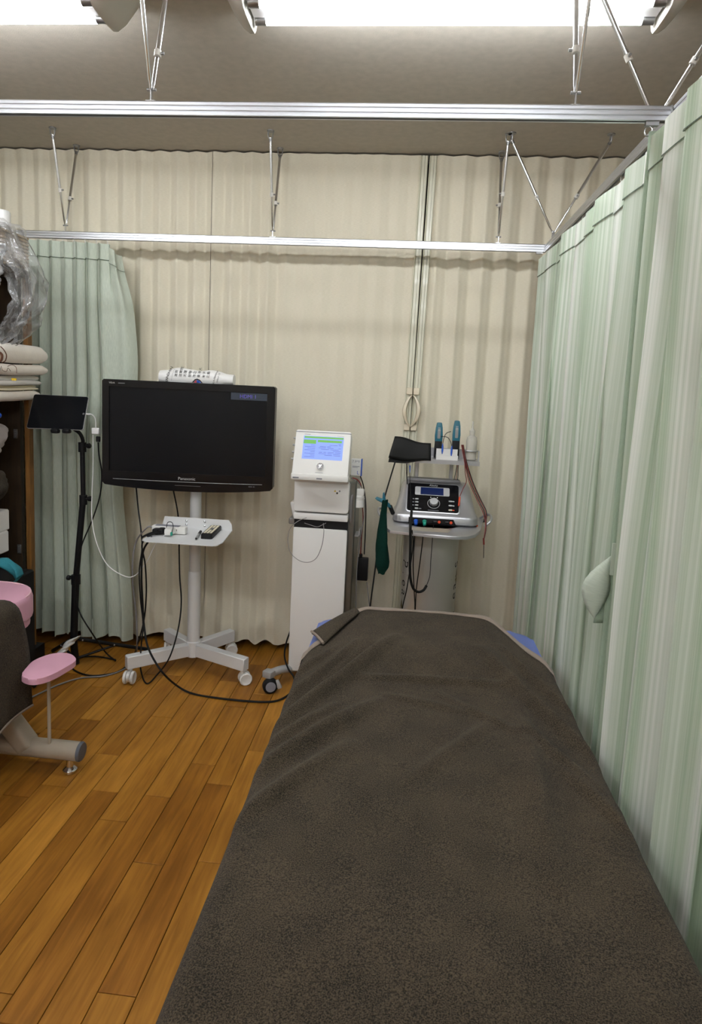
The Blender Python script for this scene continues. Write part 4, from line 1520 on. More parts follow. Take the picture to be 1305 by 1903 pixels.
cable('floor_cable', [atz(215, 1226, 0.006), atz(180, 1220, 0.006), atz(150, 1222, 0.006), atz(134, 1232, 0.006), atz(138, 1245, 0.006), atz(165, 1255, 0.006), atz(200, 1253, 0.006), atz(225, 1245, 0.006),
                      atz(245, 1226, 0.006), at(258, 1190, 2.86), at(268, 1150, 2.84), at(272, 1100, 2.83), at(270, 1050, 2.82), at(264, 1012, 2.815), V((bx + 0.02, 2.76, ZT + 0.006))], 0.0038, 'rubber',
      label='black cable coiled on the floor round the tripod foot')
cable('grey_cord', [atz(40, 1305, 0.005), atz(75, 1288, 0.005), atz(110, 1272, 0.005), atz(150, 1260, 0.005), atz(195, 1256, 0.005), atz(232, 1243, 0.005), atz(250, 1225, 0.005), at(255, 1195, 2.88), at(253, 1140, 2.87),
                    at(247, 1085, 2.86), at(247, 1040, 2.86), at(254, 1005, 2.87), V((ps0.x - 0.02, 2.83, ZT + 0.026)), V((ps0.x + 0.004, 2.842, ZT + 0.020))], 0.004, 'cord_grey', label='grey mains cord from the power strip down and across the floor')
cable('television_cable', [at(253, 905, 2.96), at(257, 945, 2.94), at(262, 985, 2.88), at(264, 1020, 2.82), at(259, 1060, 2.82), at(261, 1110, 2.82), at(266, 1160, 2.82), at(263, 1195, 2.80), atz(261, 1240, 0.02),
                           atz(272, 1270, 0.006), atz(292, 1254, 0.02), at(315, 1222, 2.86), at(331, 1170, 2.90), at(337, 1120, 2.93), at(334, 1070, 2.96), at(333, 1020, 3.02), at(333, 985, 3.04), at(330, 950, 3.03), at(321, 905, 2.99)], 0.0036, 'rubber',
      label='black cable looping from the television behind the tray to the floor')
cable('mains_cable', [V((bx + 0.03, 2.756, ZT + 0.0)), at(266, 1025, 2.815), at(263, 1070, 2.81), at(265, 1120, 2.81), at(268, 1165, 2.80), at(276, 1205, 2.74), at(300, 1247, 2.66), atz(330, 1275, 0.03), atz(362, 1290, 0.006),
                      atz(420, 1299, 0.006), atz(480, 1304, 0.006), atz(515, 1302, 0.006), atz(540, 1288, 0.006), atz(560, 1265, 0.006)], 0.0048, 'rubber', label='thick black mains cable sweeping across the floor to the bed', n=8)

# ================================================================== WHITE THERAPY MACHINE
MX0, MX1, MY = -0.516, -0.258, 2.95
mc = thing('therapy_machine', 'tall white therapy machine with lit screen and round knob', 'medical device', ((MX0 + MX1) / 2, 3.08, 0))
mcx = (MX0 + MX1) / 2
mw = MX1 - MX0
B().box((mcx + 0.018, 3.115, 0.54), (mw + 0.026, 0.25, 0.94), bev=0.006).obj('cabinet', 'inox', mc)
B().box((mcx, MY + 0.012, 0.426), (mw, 0.024, 0.712), bev=0.008, seg=2).obj('front_panel', 'white', mc)
B().box((mcx, MY + 0.024, 0.801), (mw - 0.006, 0.03, 0.040)).obj('dark_slot', 'black', mc)
B().box((mcx, MY + 0.024, 0.838), (mw, 0.05, 0.032), bev=0.006, seg=2).obj('shelf_lip', 'white', mc)
FM = FRONT((mcx, MY, 0.936))
B().prism(rrect(mw + 0.002, 0.150, 0.016, 4), FM, -0.17, 0.004, bev=0.006).obj('upper_box', 'white', mc)
tri = B().prism([(0.058, 0.028), (0.069, 0.028), (0.0635, 0.038)], FM, 0.003, 0.0048).obj('warning_sign', 'ink_yellow', mc, smooth=False)
text('!', 0.008, FM @ Matrix.Translation((0.0635, 0.0318, 0.0052)), 'ink', tri)
B().lathe(FM @ V((0.0735, 0.022, 0.004)), [(0.0045, 0), (0.0045, 0.001), (0.003, 0.001)], 14, (0, -1, 0)).obj('black_dot', 'ink', mc)
B().lathe(FM @ V((0.085, 0.032, 0.004)), [(0.0042, 0), (0.0042, 0.001), (0.003, 0.001)], 14, (0, -1, 0)).obj('grey_symbol', 'ink_grey', mc)
# console leaning back
CZ0, CZ1 = 1.022, 1.250
cb0, ct0 = V((mcx - 0.002, 2.868, 1.045)), V((mcx + 0.004, 2.955, 1.246))
cuy = (ct0 - cb0).normalized()
CM = frm(cb0, (1, 0, 0), cuy)
ch = (ct0 - cb0).length
cw = 0.258
B().prism(rrect(cw, ch + 0.012, 0.010, 3, 0, ch / 2 - 0.006), CM, -0.075, 0.0, bev=0.006).obj('console', 'white_soft', mc)
B().box(cb0 + V((0, 0.022, -0.008)), (cw + 0.006, 0.055, 0.030), bev=0.008, seg=2).obj('console_lip', 'white_soft', mc)
B().box((mcx + 0.03, 2.99, 1.018), (0.10, 0.08, 0.03), bev=0.004).obj('neck', 'inox', mc)
B().prism([(-cw / 2, ch - 0.012), (cw / 2, ch - 0.012), (cw / 2, ch - 0.009), (-cw / 2, ch - 0.009)], CM, -0.001, 0.0012).obj('top_line', 'ink_grey', mc, smooth=False)
w0, w1, h0, h1 = -0.090, 0.096, ch * 0.355, ch * 0.865
sc_ = B().prism([(w0, h0), (w1, h0), (w1, h1), (w0, h1)], CM, -0.002, 0.001).obj('screen', 'lcd', mc, smooth=False)


def sp(u0, u1, v0, v1, m, nm, k=0.0016):
    a, b_ = w0 + (w1 - w0) * u0, w0 + (w1 - w0) * u1
    c, d_ = h1 + (h0 - h1) * v0, h1 + (h0 - h1) * v1
    return B().prism([(a, d_), (b_, d_), (b_, c), (a, c)], CM, 0.0008, k).obj(nm, m, sc_, smooth=False)


sp(0.02, 0.995, 0.02, 0.10, 'lcd_bar', 'menu_bar')
sp(0.01, 0.32, 0.17, 0.34, 'lcd_bar', 'mode_tile')
sp(0.36, 0.96, 0.16, 0.26, 'lcd_bar', 'title_bar')
rr = random.Random(5)
lines = B()
for i in range(9):
    v_ = 0.32 + 0.062 * i
    a = 0.38 + rr.uniform(0, 0.08)
    while a < 0.9:
        l_ = rr.uniform(0.06, 0.22)
        if rr.random() < 0.62:
            x0_, x1_ = w0 + (w1 - w0) * a, w0 + (w1 - w0) * min(0.95, a + l_)
            yy = h1 + (h0 - h1) * v_
            lines.prism([(x0_, yy), (x1_, yy), (x1_, yy + 0.0015), (x0_, yy + 0.0015)], CM, 0.0008, 0.0016)
        a += l_ + 0.03
for i in range(8):
    v_ = 0.40 + 0.073 * i
    x0_, x1_ = w0 + (w1 - w0) * rr.choice((0.05, 0.12, 0.2)), w0 + (w1 - w0) * 0.31
    yy = h1 + (h0 - h1) * v_
    lines.prism([(x0_, yy), (x1_, yy), (x1_, yy + 0.0014), (x0_, yy + 0.0014)], CM, 0.0008, 0.0016)
ls = lines.obj('screen_text_lines', 'lcd_ink', sc_, smooth=False)
ls['kind'] = 'stuff'
kn = B().lathe(CM @ V((0.000, ch * 0.195, 0.0)), [(0.0172, 0), (0.0172, 0.010), (0.0155, 0.0135), (0.004, 0.0135), (0.0, 0.012)], 32, CM.to_3x3() @ V((0, 0, 1))).obj('knob', 'chrome', mc)
for k in range(4):
    a = pi / 2 * k + 0.2
    B().box((CM @ V((0.010 * cos(a), ch * 0.195 + 0.010 * sin(a), 0.0137))), (0.009, 0.003, 0.0006), (CM.to_3x3() @ Matrix.Rotation(a, 3, 'Z')), 0).obj('knob_notch', 'ink_grey', kn)
B().prism([(-0.088, ch * 0.895), (-0.060, ch * 0.895), (-0.060, ch * 0.902), (-0.088, ch * 0.902)], CM, 0.0, 0.0008).obj('badge_line', 'ink_grey', mc, smooth=False)
B().prism([(0.064, ch * 0.885), (0.096, ch * 0.885), (0.096, ch * 0.888), (0.064, ch * 0.888)], CM, 0.0, 0.0008).obj('badge_line', 'ink_grey', mc, smooth=False)
B().prism([(-0.022, ch * 0.065), (0.014, ch * 0.065), (0.014, ch * 0.072), (-0.022, ch * 0.072)], CM, 0.0, 0.0008).obj('badge_line', 'ink_grey', mc, smooth=False)
B().box(cb0 + V((-0.108, -0.0060, -0.012)), (0.028, 0.001, 0.006)).obj('badge_line', 'ink_grey', mc, smooth=False)
B().box(cb0 + V((0.0, -0.0060, -0.012)), (0.026, 0.001, 0.006)).obj('badge_line', 'ink_grey', mc, smooth=False)
for k in range(4):
    f_ = 0.38 + 0.155 * k
    p = CM @ V((-cw / 2, ch * f_, -0.03))
    B().lathe(p, [(0.006, 0), (0.006, 0.006), (0.0045, 0.007), (0.0045, 0.014), (0.003, 0.014)], 12, (-1, 0, 0.02)).obj('side_socket', 'label_silver', mc)
# left bracket, base feet with casters
B().box((MX0 - 0.012, 3.06, 0.855), (0.02, 0.10, 0.075), Matrix.Rotation(radians(-12), 3, 'Y'), bev=0.004).obj('side_pocket', 'white', mc)
B().box((MX0 - 0.016, 3.06, 0.80), (0.03, 0.12, 0.03), bev=0.004).obj('side_tray', 'steel_dark', mc)
for s_, ex in ((-1, atz(500, 1252, 0.085)), (1, V((MX1 + 0.08, 2.83, 0.085)))):
    st = V((mcx + s_ * 0.08, 3.0, 0.07))
    ex.z = 0.085
    arm = B().tube(spline([st, st * 0.5 + ex * 0.5 + V((s_ * 0.01, 0, 0.004)), ex + V((s_ * -0.01, 0.01, 0))], 5), 0.02, 10, None).obj('base_foot', 'label_silver', mc)
    B().box(ex, (0.05, 0.045, 0.034), Matrix.Rotation(radians(25 * s_), 3, 'Z'), bev=0.008, seg=2).obj('foot_end', 'label_silver', arm)
    wc = ex + V((0.012, -0.022, -0.048))
    ax = V((0.35, -0.9, 0)).normalized()
    w_ = B().lathe(wc - ax * 0.016, [(0.0, 0), (0.030, 0.001), (0.036, 0.005), (0.036, 0.027), (0.030, 0.031), (0.0, 0.032)], 26, ax).obj('caster_wheel', 'rubber', arm)
    B().lathe(wc + ax * 0.0155, [(0.024, 0), (0.024, 0.003), (0.0, 0.0035)], 24, ax).obj('caster_disc', 'ink_grey', arm)
    B().cyl(ex + V((0.006, -0.012, -0.016)), ex + V((0.006, -0.012, -0.034)), 0.011, n=12).obj('caster_stem', 'silver_dark', arm)
    B().box(wc + V((0.038, 0.004, 0.008)), (0.022, 0.014, 0.044), Matrix.Rotation(radians(-28), 3, 'Y'), bev=0.006, seg=2).obj('brake_pedal', 'label_silver', arm)
# ultrasound head resting in its cup, right of the upper box
cupc = at(665, 935, 3.03)
cup = B().lathe((cupc.x, cupc.y, cupc.z - 0.02), [(0.026, 0), (0.030, 0.004), (0.030, 0.040), (0.032, 0.042), (0.032, 0.046), (0.027, 0.046), (0.026, 0.01), (0.0, 0.009)], 24).obj('probe_cup', 'white_soft', mc)
pr_ = thing('ultrasound_probe', 'white ultrasound head resting in the cup at the white machine\'s side', 'probe', (cupc.x, cupc.y, cupc.z + 0.026))
B().lathe((cupc.x, cupc.y, cupc.z + 0.0265), [(0.028, 0), (0.030, 0.003), (0.030, 0.008), (0.022, 0.012), (0.0, 0.013)], 22).obj('head', 'white_soft', pr_)
B().prism(rrect(0.052, 0.032, 0.008, 3), FRONT((cupc.x + 0.002, cupc.y, cupc.z + 0.053)), -0.018, 0.018, bev=0.004).obj('grip', 'white_soft', pr_)
B().tube(spline([at(660, 914, 3.01), at(654, 924, 2.99), at(652, 945, 2.985), at(652, 975, 3.0), at(656, 1010, 3.08)], 6), 0.007, 10, None).obj('lead', 'cord_grey', pr_)
# card pack standing behind
cdp = at(662, 868, 3.06)
card = B().box(cdp, (0.048, 0.020, 0.082), bev=0.002).obj('electrode_box', 'white')
tag(card, 'small white and blue box marked L hanging right of the lit screen', 'box')
B().box(cdp + V((0.0265, 0, 0)), (0.006, 0.021, 0.083), bev=0.001).obj('blue_side', 'bluecap', card)
text('7.9*9', 0.017, FRONT(cdp + V((-0.001, -0.0108, 0.027))), 'ink_grey', card)
text('L', 0.024, FRONT(cdp + V((0.011, -0.0108, -0.026))), 'ink_blue', card)
B().box(cdp + V((0.0, -0.0105, 0.004)), (0.034, 0.001, 0.003)).obj('print_line', 'ink_grey', card)
B().box(cdp + V((-0.004, -0.0105, -0.001)), (0.026, 0.001, 0.0015)).obj('print_line', 'ink_grey', card)
brk = B().box((MX1 + 0.028, 3.06, 0.745), (0.055, 0.10, 0.006)).box((MX1 + 0.052, 3.06, 0.757), (0.006, 0.10, 0.03)).obj('wire_bracket', 'label_silver', mc)
pwb = at(674, 1057, 3.12)
pbx = B().box(pwb, (0.055, 0.035, 0.115), bev=0.006, seg=2).obj('power_adapter', 'black')
tag(pbx, 'black power adapter brick hanging between the white machine and the trolley', 'adapter')
B().box(pwb + V((-0.012, 0, 0.066)), (0.016, 0.02, 0.022), bev=0.004).obj('cord_grip', 'rubber', pbx)
for i, (pts_, r_, m_, lb) in enumerate((
        ([at(655, 888, 3.05), at(665, 892, 3.06), at(672, 905, 3.07), at(673, 930, 3.08), at(675, 965, 3.09), at(672, 1000, 3.1), at(670, 1035, 3.12)], 0.003, 'cord_red', 'dark red lead hanging at the right side of the white machine'),
        ([at(652, 888, 3.02), at(668, 900, 3.04), at(677, 920, 3.06), at(677, 960, 3.06), at(670, 1000, 3.06), at(664, 1050, 3.06), at(662, 1100, 3.06), at(661, 1150, 3.06)], 0.0028, 'cord_grey', 'thin grey lead hanging down the right side of the white machine'),
        ([at(670, 885, 3.06), at(676, 905, 3.07), at(680, 940, 3.08), at(679, 990, 3.10), at(677, 1030, 3.12)], 0.003, 'rubber', 'black lead from the small blue and white box to the adapter brick'),
        ([at(682, 1082, 3.12), at(685, 1110, 3.12), at(687, 1140, 3.12), V((-0.16, 3.12, 0.2))], 0.003, 'cord_grey', 'grey cord running down from the black adapter brick'))):
    cable('lead', pts_, r_, m_, label=lb)
cable('lead', [at(570, 962, 2.935), at(555, 968, 2.93), at(541, 980, 2.92), at(535, 1000, 2.92), at(539, 1025, 2.92), at(555, 1041, 2.92), at(573, 1045, 2.92), at(588, 1037, 2.92), at(598, 1015, 2.92), at(602, 990, 2.925), at(601, 972, 2.935)],
      0.0016, 'cord_grey', label='thin dark lead looping over the front of the white machine')
cable('lead', [at(566, 972, 2.93), at(578, 976, 2.925), at(590, 979, 2.925), at(600, 975, 2.93), at(606, 972, 2.935)], 0.0014, 'cord_grey', label='short thin lead sagging below the dark slot of the white machine')
cable('mains_cable', [at(540, 1172, 2.99), at(532, 1195, 2.98), at(529, 1220, 2.96), at(536, 1243, 2.93), at(546, 1258, 2.90), atz(549, 1275, 0.006), atz(560, 1275, 0.006)], 0.0045, 'rubber', label='black cable curving down at the left foot of the white machine')
B().box((MX0 - 0.004, 3.10, 0.60), (0.012, 0.06, 0.12), bev=0.003).obj('cord_winder', 'black', mc)

# ================================================================== SILVER TROLLEY AND DEVICE
TRX, TRY = 0.135, 2.955
tr_ = thing('trolley', 'silver equipment trolley with pearl column standing behind the bed', 'trolley', (TRX, TRY, 0))
B().lathe((TRX, TRY, 0.09), [(0.128, 0), (0.130, 0.003), (0.127, 0.70), (0.124, 0.755)], 48).obj('column', 'pearl', tr_)
for k in range(5):
    a = 2 * pi * k / 5 + 0.3
    d = V((cos(a), sin(a), 0))
    arm = B().tube([V((TRX, TRY, 0.10)) + d * 0.05, V((TRX, TRY, 0.085)) + d * 0.24], 0.02, 10).obj('base_arm', 'silver', tr_)
    ax = V((-d.y, d.x, 0))
    e = V((TRX, TRY, 0.032)) + d * 0.235
    B().lathe(e - ax * 0.012, [(0.0, 0), (0.028, 0.001), (0.032, 0.004), (0.032, 0.020), (0.0, 0.024)], 18, ax).cyl(e + V((0, 0, 0.01)), e + V((0, 0, 0.05)), 0.009, n=10).obj('caster', 'rubber', arm)


def on_col(a0, z0, rot=0.0, k=0.0008):
    """wrap print round the column: a0 angle from the front (to the right), reading upwards when rot = 90 deg"""
    def f(p):
        x, y = p.x * cos(rot) - p.y * sin(rot), p.x * sin(rot) + p.y * cos(rot)
        r = 0.1275 + k - 0.001 * (z0 + y - 0.5)
        a = a0 + x / r
        return V((TRX + r * sin(a), TRY - r * cos(a), z0 + y))
    return f


for i, (c_, z) in enumerate((('B', 0.425), ('l', 0.472), ('e', 0.520), ('a', 0.565))):
    text(c_, 0.075, I, 'ink', tr_, bend=on_col(radians(66), z, pi / 2))
text('S', 0.065, I, 'ink', tr_, bend=on_col(radians(72), 0.668, pi / 2))
for i, (c_, z) in enumerate((('P', 0.66), ('l', 0.61), ('e', 0.565), ('a', 0.52))):
    text(c_, 0.070, I, 'ink', tr_, bend=on_col(radians(-64), z, -pi / 2))
star = [(-0.055, 0), (-0.012, 0.012), (0.0, 0.05), (0.012, 0.012), (0.05, 0.0), (0.012, -0.012), (0.0, -0.05), (-0.012, -0.012)]
for a0, z in ((radians(74), 0.605), (radians(-70), 0.44)):
    b = B()
    f = on_col(a0, z, 0, 0.0012)
    vs = [b.bm.verts.new(f(V((x, y, 0)))) for x, y in star]
    cv = b.bm.verts.new(f(V((0, 0, 0))))
    for i in range(8):
        b.bm.faces.new((vs[i], vs[(i + 1) % 8], cv))
    b.obj('star_emblem', 'ink_gold', tr_, smooth=False)
# lower tray with rounded ears
tz = 0.845
tray_o = [atz(x, y, tz) for x, y in ((712, 966), (715, 978), (725, 985), (760, 989), (800, 993), (845, 997), (868, 997), (884, 993), (893, 985), (897, 972), (898, 962))]
tray_pts = [(p.x, p.y) for p in tray_o] + [(0.400, 3.13), (0.385, 3.16), (-0.09, 3.14), (-0.115, 3.11)]
tl_ = B().prism(tray_pts, I, tz - 0.014, tz, bev=0.004).obj('lower_tray', 'silver', tr_)
for s_, x in ((-1, -0.085), (1, 0.372)):
    hp = spline([V((x, 2.93, tz + 0.003)), V((x + s_ * 0.028, 2.945, tz + 0.03)), V((x + s_ * 0.034, 3.02, tz + 0.04)), V((x + s_ * 0.020, 3.10, tz + 0.025)), V((x, 3.12, tz + 0.003))], 5)
    B().tube(hp, 0.006, 8).obj('side_handle', 'silver', tl_)
sl = [atz(x, y, tz) for x, y in ((760, 978.5), (832, 983), (838, 986.5), (832, 990), (760, 985.5))]
B().prism([(p.x, p.y) for p in sl], I, tz - 0.001, tz + 0.0008).obj('handle_slot', 'beige_steel', tl_)
# posts and upper tray
uz = 1.135
UY0, UY1 = 2.965, 3.135
for x in (0.052, 0.218):
    B().box((x, 3.135, (tz + uz) / 2), (0.018, 0.010, uz - tz), bev=0.002).obj('post', 'silver', tr_)
ux0, ux1 = at(735, 857, UY0).x, at(892, 857, UY0).x
ut = B().prism([(ux0, UY0), (ux1, UY0), (ux1, UY1), (ux0, UY1)], I, uz, uz + 0.004).obj('upper_tray', 'silver', tr_, smooth=False)
B().box(((ux0 + ux1) / 2, UY0, uz - 0.005), (ux1 - ux0, 0.004, 0.020)).obj('front_lip', 'silver', ut)
B().box(((ux0 + ux1) / 2, UY1, uz + 0.022), (ux1 - ux0, 0.003, 0.045)).obj('back_lip', 'silver', ut)
# bottle ring
bc = at(875.5, 846, 3.01)
bc = V((bc.x, 3.02, uz + 0.004))
ring_ = B()
ring_.tube([bc + V((0.030 * cos(2 * pi * i / 24), 0.030 * sin(2 * pi * i / 24), 0.045)) for i in range(25)], 0.0035, 8)
ring_.obj('bottle_ring', 'silver', ut)
B().box(bc + V((0.036, 0.0, 0.022)), (0.006, 0.012, 0.045)).obj('ring_leg', 'silver', ut)
bt = thing('squeeze_bottle', 'frosted squeeze bottle with nozzle standing in the ring of the upper tray', 'bottle', bc)
B().lathe(bc, [(0.0, 0.001), (0.021, 0.001), (0.025, 0.006), (0.0255, 0.09), (0.022, 0.108), (0.012, 0.116), (0.011, 0.124)], 28).obj('body', 'bottle', bt)
B().lathe(bc, [(0.0, 0.003), (0.020, 0.003), (0.0235, 0.007), (0.024, 0.075), (0.0, 0.076)], 28).obj('contents', 'gel', bt)
B().lathe(bc, [(0.013, 0.122), (0.013, 0.138), (0.009, 0.143), (0.0045, 0.150), (0.0025, 0.182), (0.001, 0.183)], 20).obj('nozzle', 'bottle', bt)

# electrotherapy device
dz = tz
DY0, DY1 = 2.895, 3.115
ddx0, ddx1 = at(729, 968, DY0).x, at(890, 976, DY0).x
dcx, dw = (ddx0 + ddx1) / 2, ddx1 - ddx0
dev = thing('electrotherapy_device', 'silver electrotherapy console with black control panel and small navy display', 'medical device', (dcx, 3.0, dz))


def dev_ring(z, f0, f1, w, r):
    o = []
    cy_, d_ = (f0 + f1) / 2, f1 - f0
    return [(dcx + x, cy_ + y, z) for x, y in rrect(w, d_, r, 5)]


prof = [(dz + 0.002, DY0 + 0.012, DY1, dw - 0.016, 0.035), (dz + 0.010, DY0 + 0.002, DY1, dw, 0.042), (dz + 0.034, DY0, DY1, dw - 0.002, 0.042), (dz + 0.044, DY0 + 0.006, DY1, dw - 0.008, 0.042),
        (dz + 0.052, DY0 + 0.022, DY1, dw - 0.022, 0.04), (dz + 0.110, DY0 + 0.078, DY1, dw - 0.05, 0.04), (dz + 0.160, DY0 + 0.126, DY1, dw - 0.075, 0.035), (dz + 0.178, DY0 + 0.150, DY1 - 0.01, dw - 0.10, 0.03)]
b = B()
rings = [[b.bm.verts.new(p) for p in dev_ring(*q)] for q in prof]
for a_, c_ in zip(rings, rings[1:]):
    for i in range(len(a_)):
        j = (i + 1) % len(a_)
        b.bm.faces.new((a_[i], a_[j], c_[j], c_[i]))
b.bm.faces.new(rings[0][::-1]); b.bm.faces.new(rings[-1])
b.obj('housing', 'silver', dev, ang=45)
# control panel on the slope
pA, pB = V((dcx, DY0 + 0.022, dz + 0.054)), V((dcx, DY0 + 0.134, dz + 0.170))
puy = (pB - pA).normalized()
DM = frm(pA, (1, 0, 0), puy)
ph_ = (pB - pA).length
DMn = DM.to_3x3() @ V((0, 0, 1))
pw_ = 0.236
pcx = -0.014
B().prism(rrect(pw_ + 0.014, ph_ + 0.006, 0.016, 4, pcx, ph_ / 2), DM, -0.03, 0.004, bev=0.003).obj('panel_rim', 'silver', dev)
pan = B().prism(rrect(pw_, ph_ - 0.006, 0.012, 4, pcx, ph_ / 2), DM, -0.02, 0.0058).obj('control_panel', 'blackgloss', dev)
B().prism(rrect(0.160, 0.047, 0.006, 3, pcx - 0.004, ph_ * 0.715), DM, 0.004, 0.0070).obj('display_frame', 'label_silver', pan)
B().prism([(pcx - 0.058, ph_ * 0.715 - 0.0205), (pcx + 0.048, ph_ * 0.715 - 0.0205), (pcx + 0.048, ph_ * 0.715 + 0.0205), (pcx - 0.058, ph_ * 0.715 + 0.0205)], DM, 0.005, 0.0076).obj('display', 'lcd_dark', pan, smooth=False)
text('Aleska', 0.015, DM @ Matrix.Translation((pcx + 0.0, ph_ * 0.925, 0.0062)), 'label_silver', pan, shear=0.35)
B().lathe(DM @ V((pcx + 0.004, ph_ * 0.30, 0.0055)), [(0.0285, 0), (0.0285, 0.0012), (0.0265, 0.0012), (0.0265, 0)], 32, DMn).obj('dial_ring', 'label_silver', pan)
B().lathe(DM @ V((pcx + 0.004, ph_ * 0.32, 0.0055)), [(0.0195, 0), (0.0195, 0.014), (0.0175, 0.016), (0.0, 0.0165)], 32, DMn).obj('dial', 'label_silver', pan)
for k in range(4):
    B().prism(rrect(0.016, 0.0062, 0.0030, 3, pcx - 0.074, ph_ * (0.42 - 0.108 * k)), DM, 0.005, 0.0085).obj('key', 'label_silver', pan)
    B().prism(rrect(0.008 + 0.005 * (k == 3), 0.0040, 0.0018, 3, pcx - 0.090 + (0.032 if k == 3 else 0), ph_ * (0.42 - 0.108 * k)), DM, 0.005, 0.0070).obj('key_mark', 'ink_grey', pan)
for k in range(3):
    B().prism(rrect(0.017, 0.0070, 0.0033, 3, pcx + 0.080, ph_ * (0.40 - 0.15 * k)), DM, 0.005, 0.0085).obj('key', 'label_silver' if k < 2 else 'cream', pan)
    B().prism(rrect(0.011, 0.0055, 0.0026, 3, pcx + 0.093, ph_ * (0.40 - 0.15 * k)), DM, 0.005, 0.0078).obj('key_mark', 'label_silver' if k < 2 else 'orange', pan)
for x in (-0.010, 0.020):
    B().prism(rrect(0.004, 0.004, 0.001, 2, pcx + x, ph_ * 0.505), DM, 0.005, 0.0064).obj('panel_mark', 'white', pan)
B().prism([(pcx - 0.022, ph_ * 0.055), (pcx + 0.028, ph_ * 0.055), (pcx + 0.028, ph_ * 0.068), (pcx - 0.022, ph_ * 0.068)], DM, 0.005, 0.0062).obj('panel_mark', 'ink_grey', pan, smooth=False)
# dark saddle behind the panel
B().prism(rrect(dw - 0.135, 0.030, 0.010, 3, -0.012, 0), FRONT((dcx, DY0 + 0.165, dz + 0.176)), -0.05, 0.008, bev=0.004).obj('rear_cover', 'silver_dark', dev)
# socket bay in front
bay_x0, bay_x1 = at(764, 975, DY0).x, at(846, 980, DY0).x
bay = B().prism([(bay_x0 - 0.012, dz + 0.003), (bay_x1 + 0.006, dz + 0.003), (bay_x1 - 0.010, dz + 0.033), (bay_x0 - 0.012, dz + 0.033)], FRONT((0, DY0 + 0.004, 0)), 0, 0.007).obj('socket_bay', 'blackgloss', dev, smooth=False)
for k, (px_, m_) in enumerate(((773, 'bluecap'), (789, 'greencap'), (816, 'orange'), (838, 'orange'))):
    p = at(px_, 971 + 0.06 * (px_ - 773) + 1, DY0 - 0.004)
    p.z = dz + 0.019
    if k < 2:
        B().lathe(p, [(0.010, 0), (0.010, 0.008), (0.008, 0.009), (0.0075, 0.024), (0.005, 0.026)], 14, (0, -0.75, -0.5)).obj('round_plug', m_, dev)
    else:
        B().lathe(p, [(0.0065, 0), (0.0065, 0.004), (0.003, 0.004)], 14, (0, -1, 0)).obj('socket', m_, dev)
        B().box(p + V((-0.018, 0.001, 0.002)), (0.014, 0.002, 0.0015)).obj('socket_mark', 'ink_grey', dev)

# things on the upper tray
slv = thing('black_sleeve', 'flat black cloth cuff lying over the left end of the upper tray', 'cuff', at(760, 840, 2.95))


def slvP(u, v):
    a, b_, c, d_ = at(734, 811, 2.96), at(801, 825, 2.99), at(801, 857, 2.955), at(722, 852, 2.93)
    p = (a * (1 - u) + b_ * u) * (1 - v) + (d_ * (1 - u) + c * u) * v
    w = sin(pi * v)
    p.y -= (0.004 * (1 - u) + 0.004) * w
    p.z += 0.004 * sin(u * 7 + v * 2)
    return p


def slvQ(u, v):
    p = slvP(u, v)
    w = sin(pi * v)
    q = p.copy()
    q.y += (0.050 * (1 - u) + 0.010) * w ** 1.5 + 0.002
    q.z += -0.020 * (1 - u) * sstep(0.5, 1.0, v)
    return q


b = B()
b.grid(slvP, 14, 8).grid(slvQ, 14, 8)
bmesh.ops.remove_doubles(b.bm, verts=b.bm.verts, dist=0.0004)
b.obj('cuff_cloth', 'leather', slv, solid=0.003, ang=70, normals=False)
B().prism([(0, 0), (0.045, -0.010), (0.050, -0.024), (0.004, -0.012)], FRONT(at(740, 853, 2.952)), -0.01, 0).obj('cuff_lining', 'label_silver', slv, smooth=False)

for i, (px_, w_, lb) in enumerate(((813.5, 0.034, 'left one of the two upright teal and black clamp handles on the upper tray'), (846, 0.036, 'right one of the two upright teal and black clamp handles on the upper tray'))):
    c = at(px_, 845, 3.06)
    zt_ = at(px_, 785 - 3.5 * i, 3.06).z
    z0 = uz + 0.004
    zm = z0 + (zt_ - z0) * 0.48
    h = thing('clamp_handle', lb, 'clamp', (c.x, 3.06, z0))
    B().prism([(-0.018, 0), (0.018, 0), (0.017, zm - z0), (-0.017, zm - z0)], FRONT((c.x, 3.06, z0)), -0.014, 0.014, bev=0.004).obj('lower_grip', 'black', h)
    hh = zt_ - zm
    B().prism([(-0.0175, -0.002), (0.0175, -0.002), (0.018, hh * 0.3), (0.015, hh * 0.75), (0.011, hh * 0.98), (0.006, hh), (-0.006, hh), (-0.012, hh * 0.97), (-0.016, hh * 0.7), (-0.0185, hh * 0.3)], FRONT((c.x, 3.06, zm)), -0.013, 0.013,
              bev=0.004).obj('upper_grip', 'teal', h)
    B().prism(rrect(0.014, hh * 0.5, 0.003, 2), FRONT((c.x, 3.06 - 0.0125, zm + hh * 0.38)), -0.001, 0.0012).obj('inset', 'steel_dark', h)
    for k in range(3):
        B().box((c.x, 3.06 - 0.0142, zm + hh * (0.57 + 0.07 * k)), (0.012, 0.0016, 0.003)).obj('rib', 'label_silver', h)
wb0 = at(831, 846, 2.985)
wbx = thing('small_white_box', 'small open white box with two blue clips on the upper tray', 'box', (wb0.x, 2.99, uz + 0.004))
bw, bd, bh = 0.098, 0.040, 0.020
z0 = uz + 0.004
B().box((wb0.x, 2.99, z0 + 0.002), (bw, bd, 0.004)).obj('base', 'white', wbx, smooth=False)
B().box((wb0.x, 2.99 - bd / 2, z0 + bh / 2), (bw, 0.002, bh)).obj('front_wall', 'white', wbx, smooth=False)
B().box((wb0.x, 2.99 + bd / 2, z0 + 0.024), (bw, 0.002, 0.048)).obj('raised_lid', 'white', wbx, smooth=False)
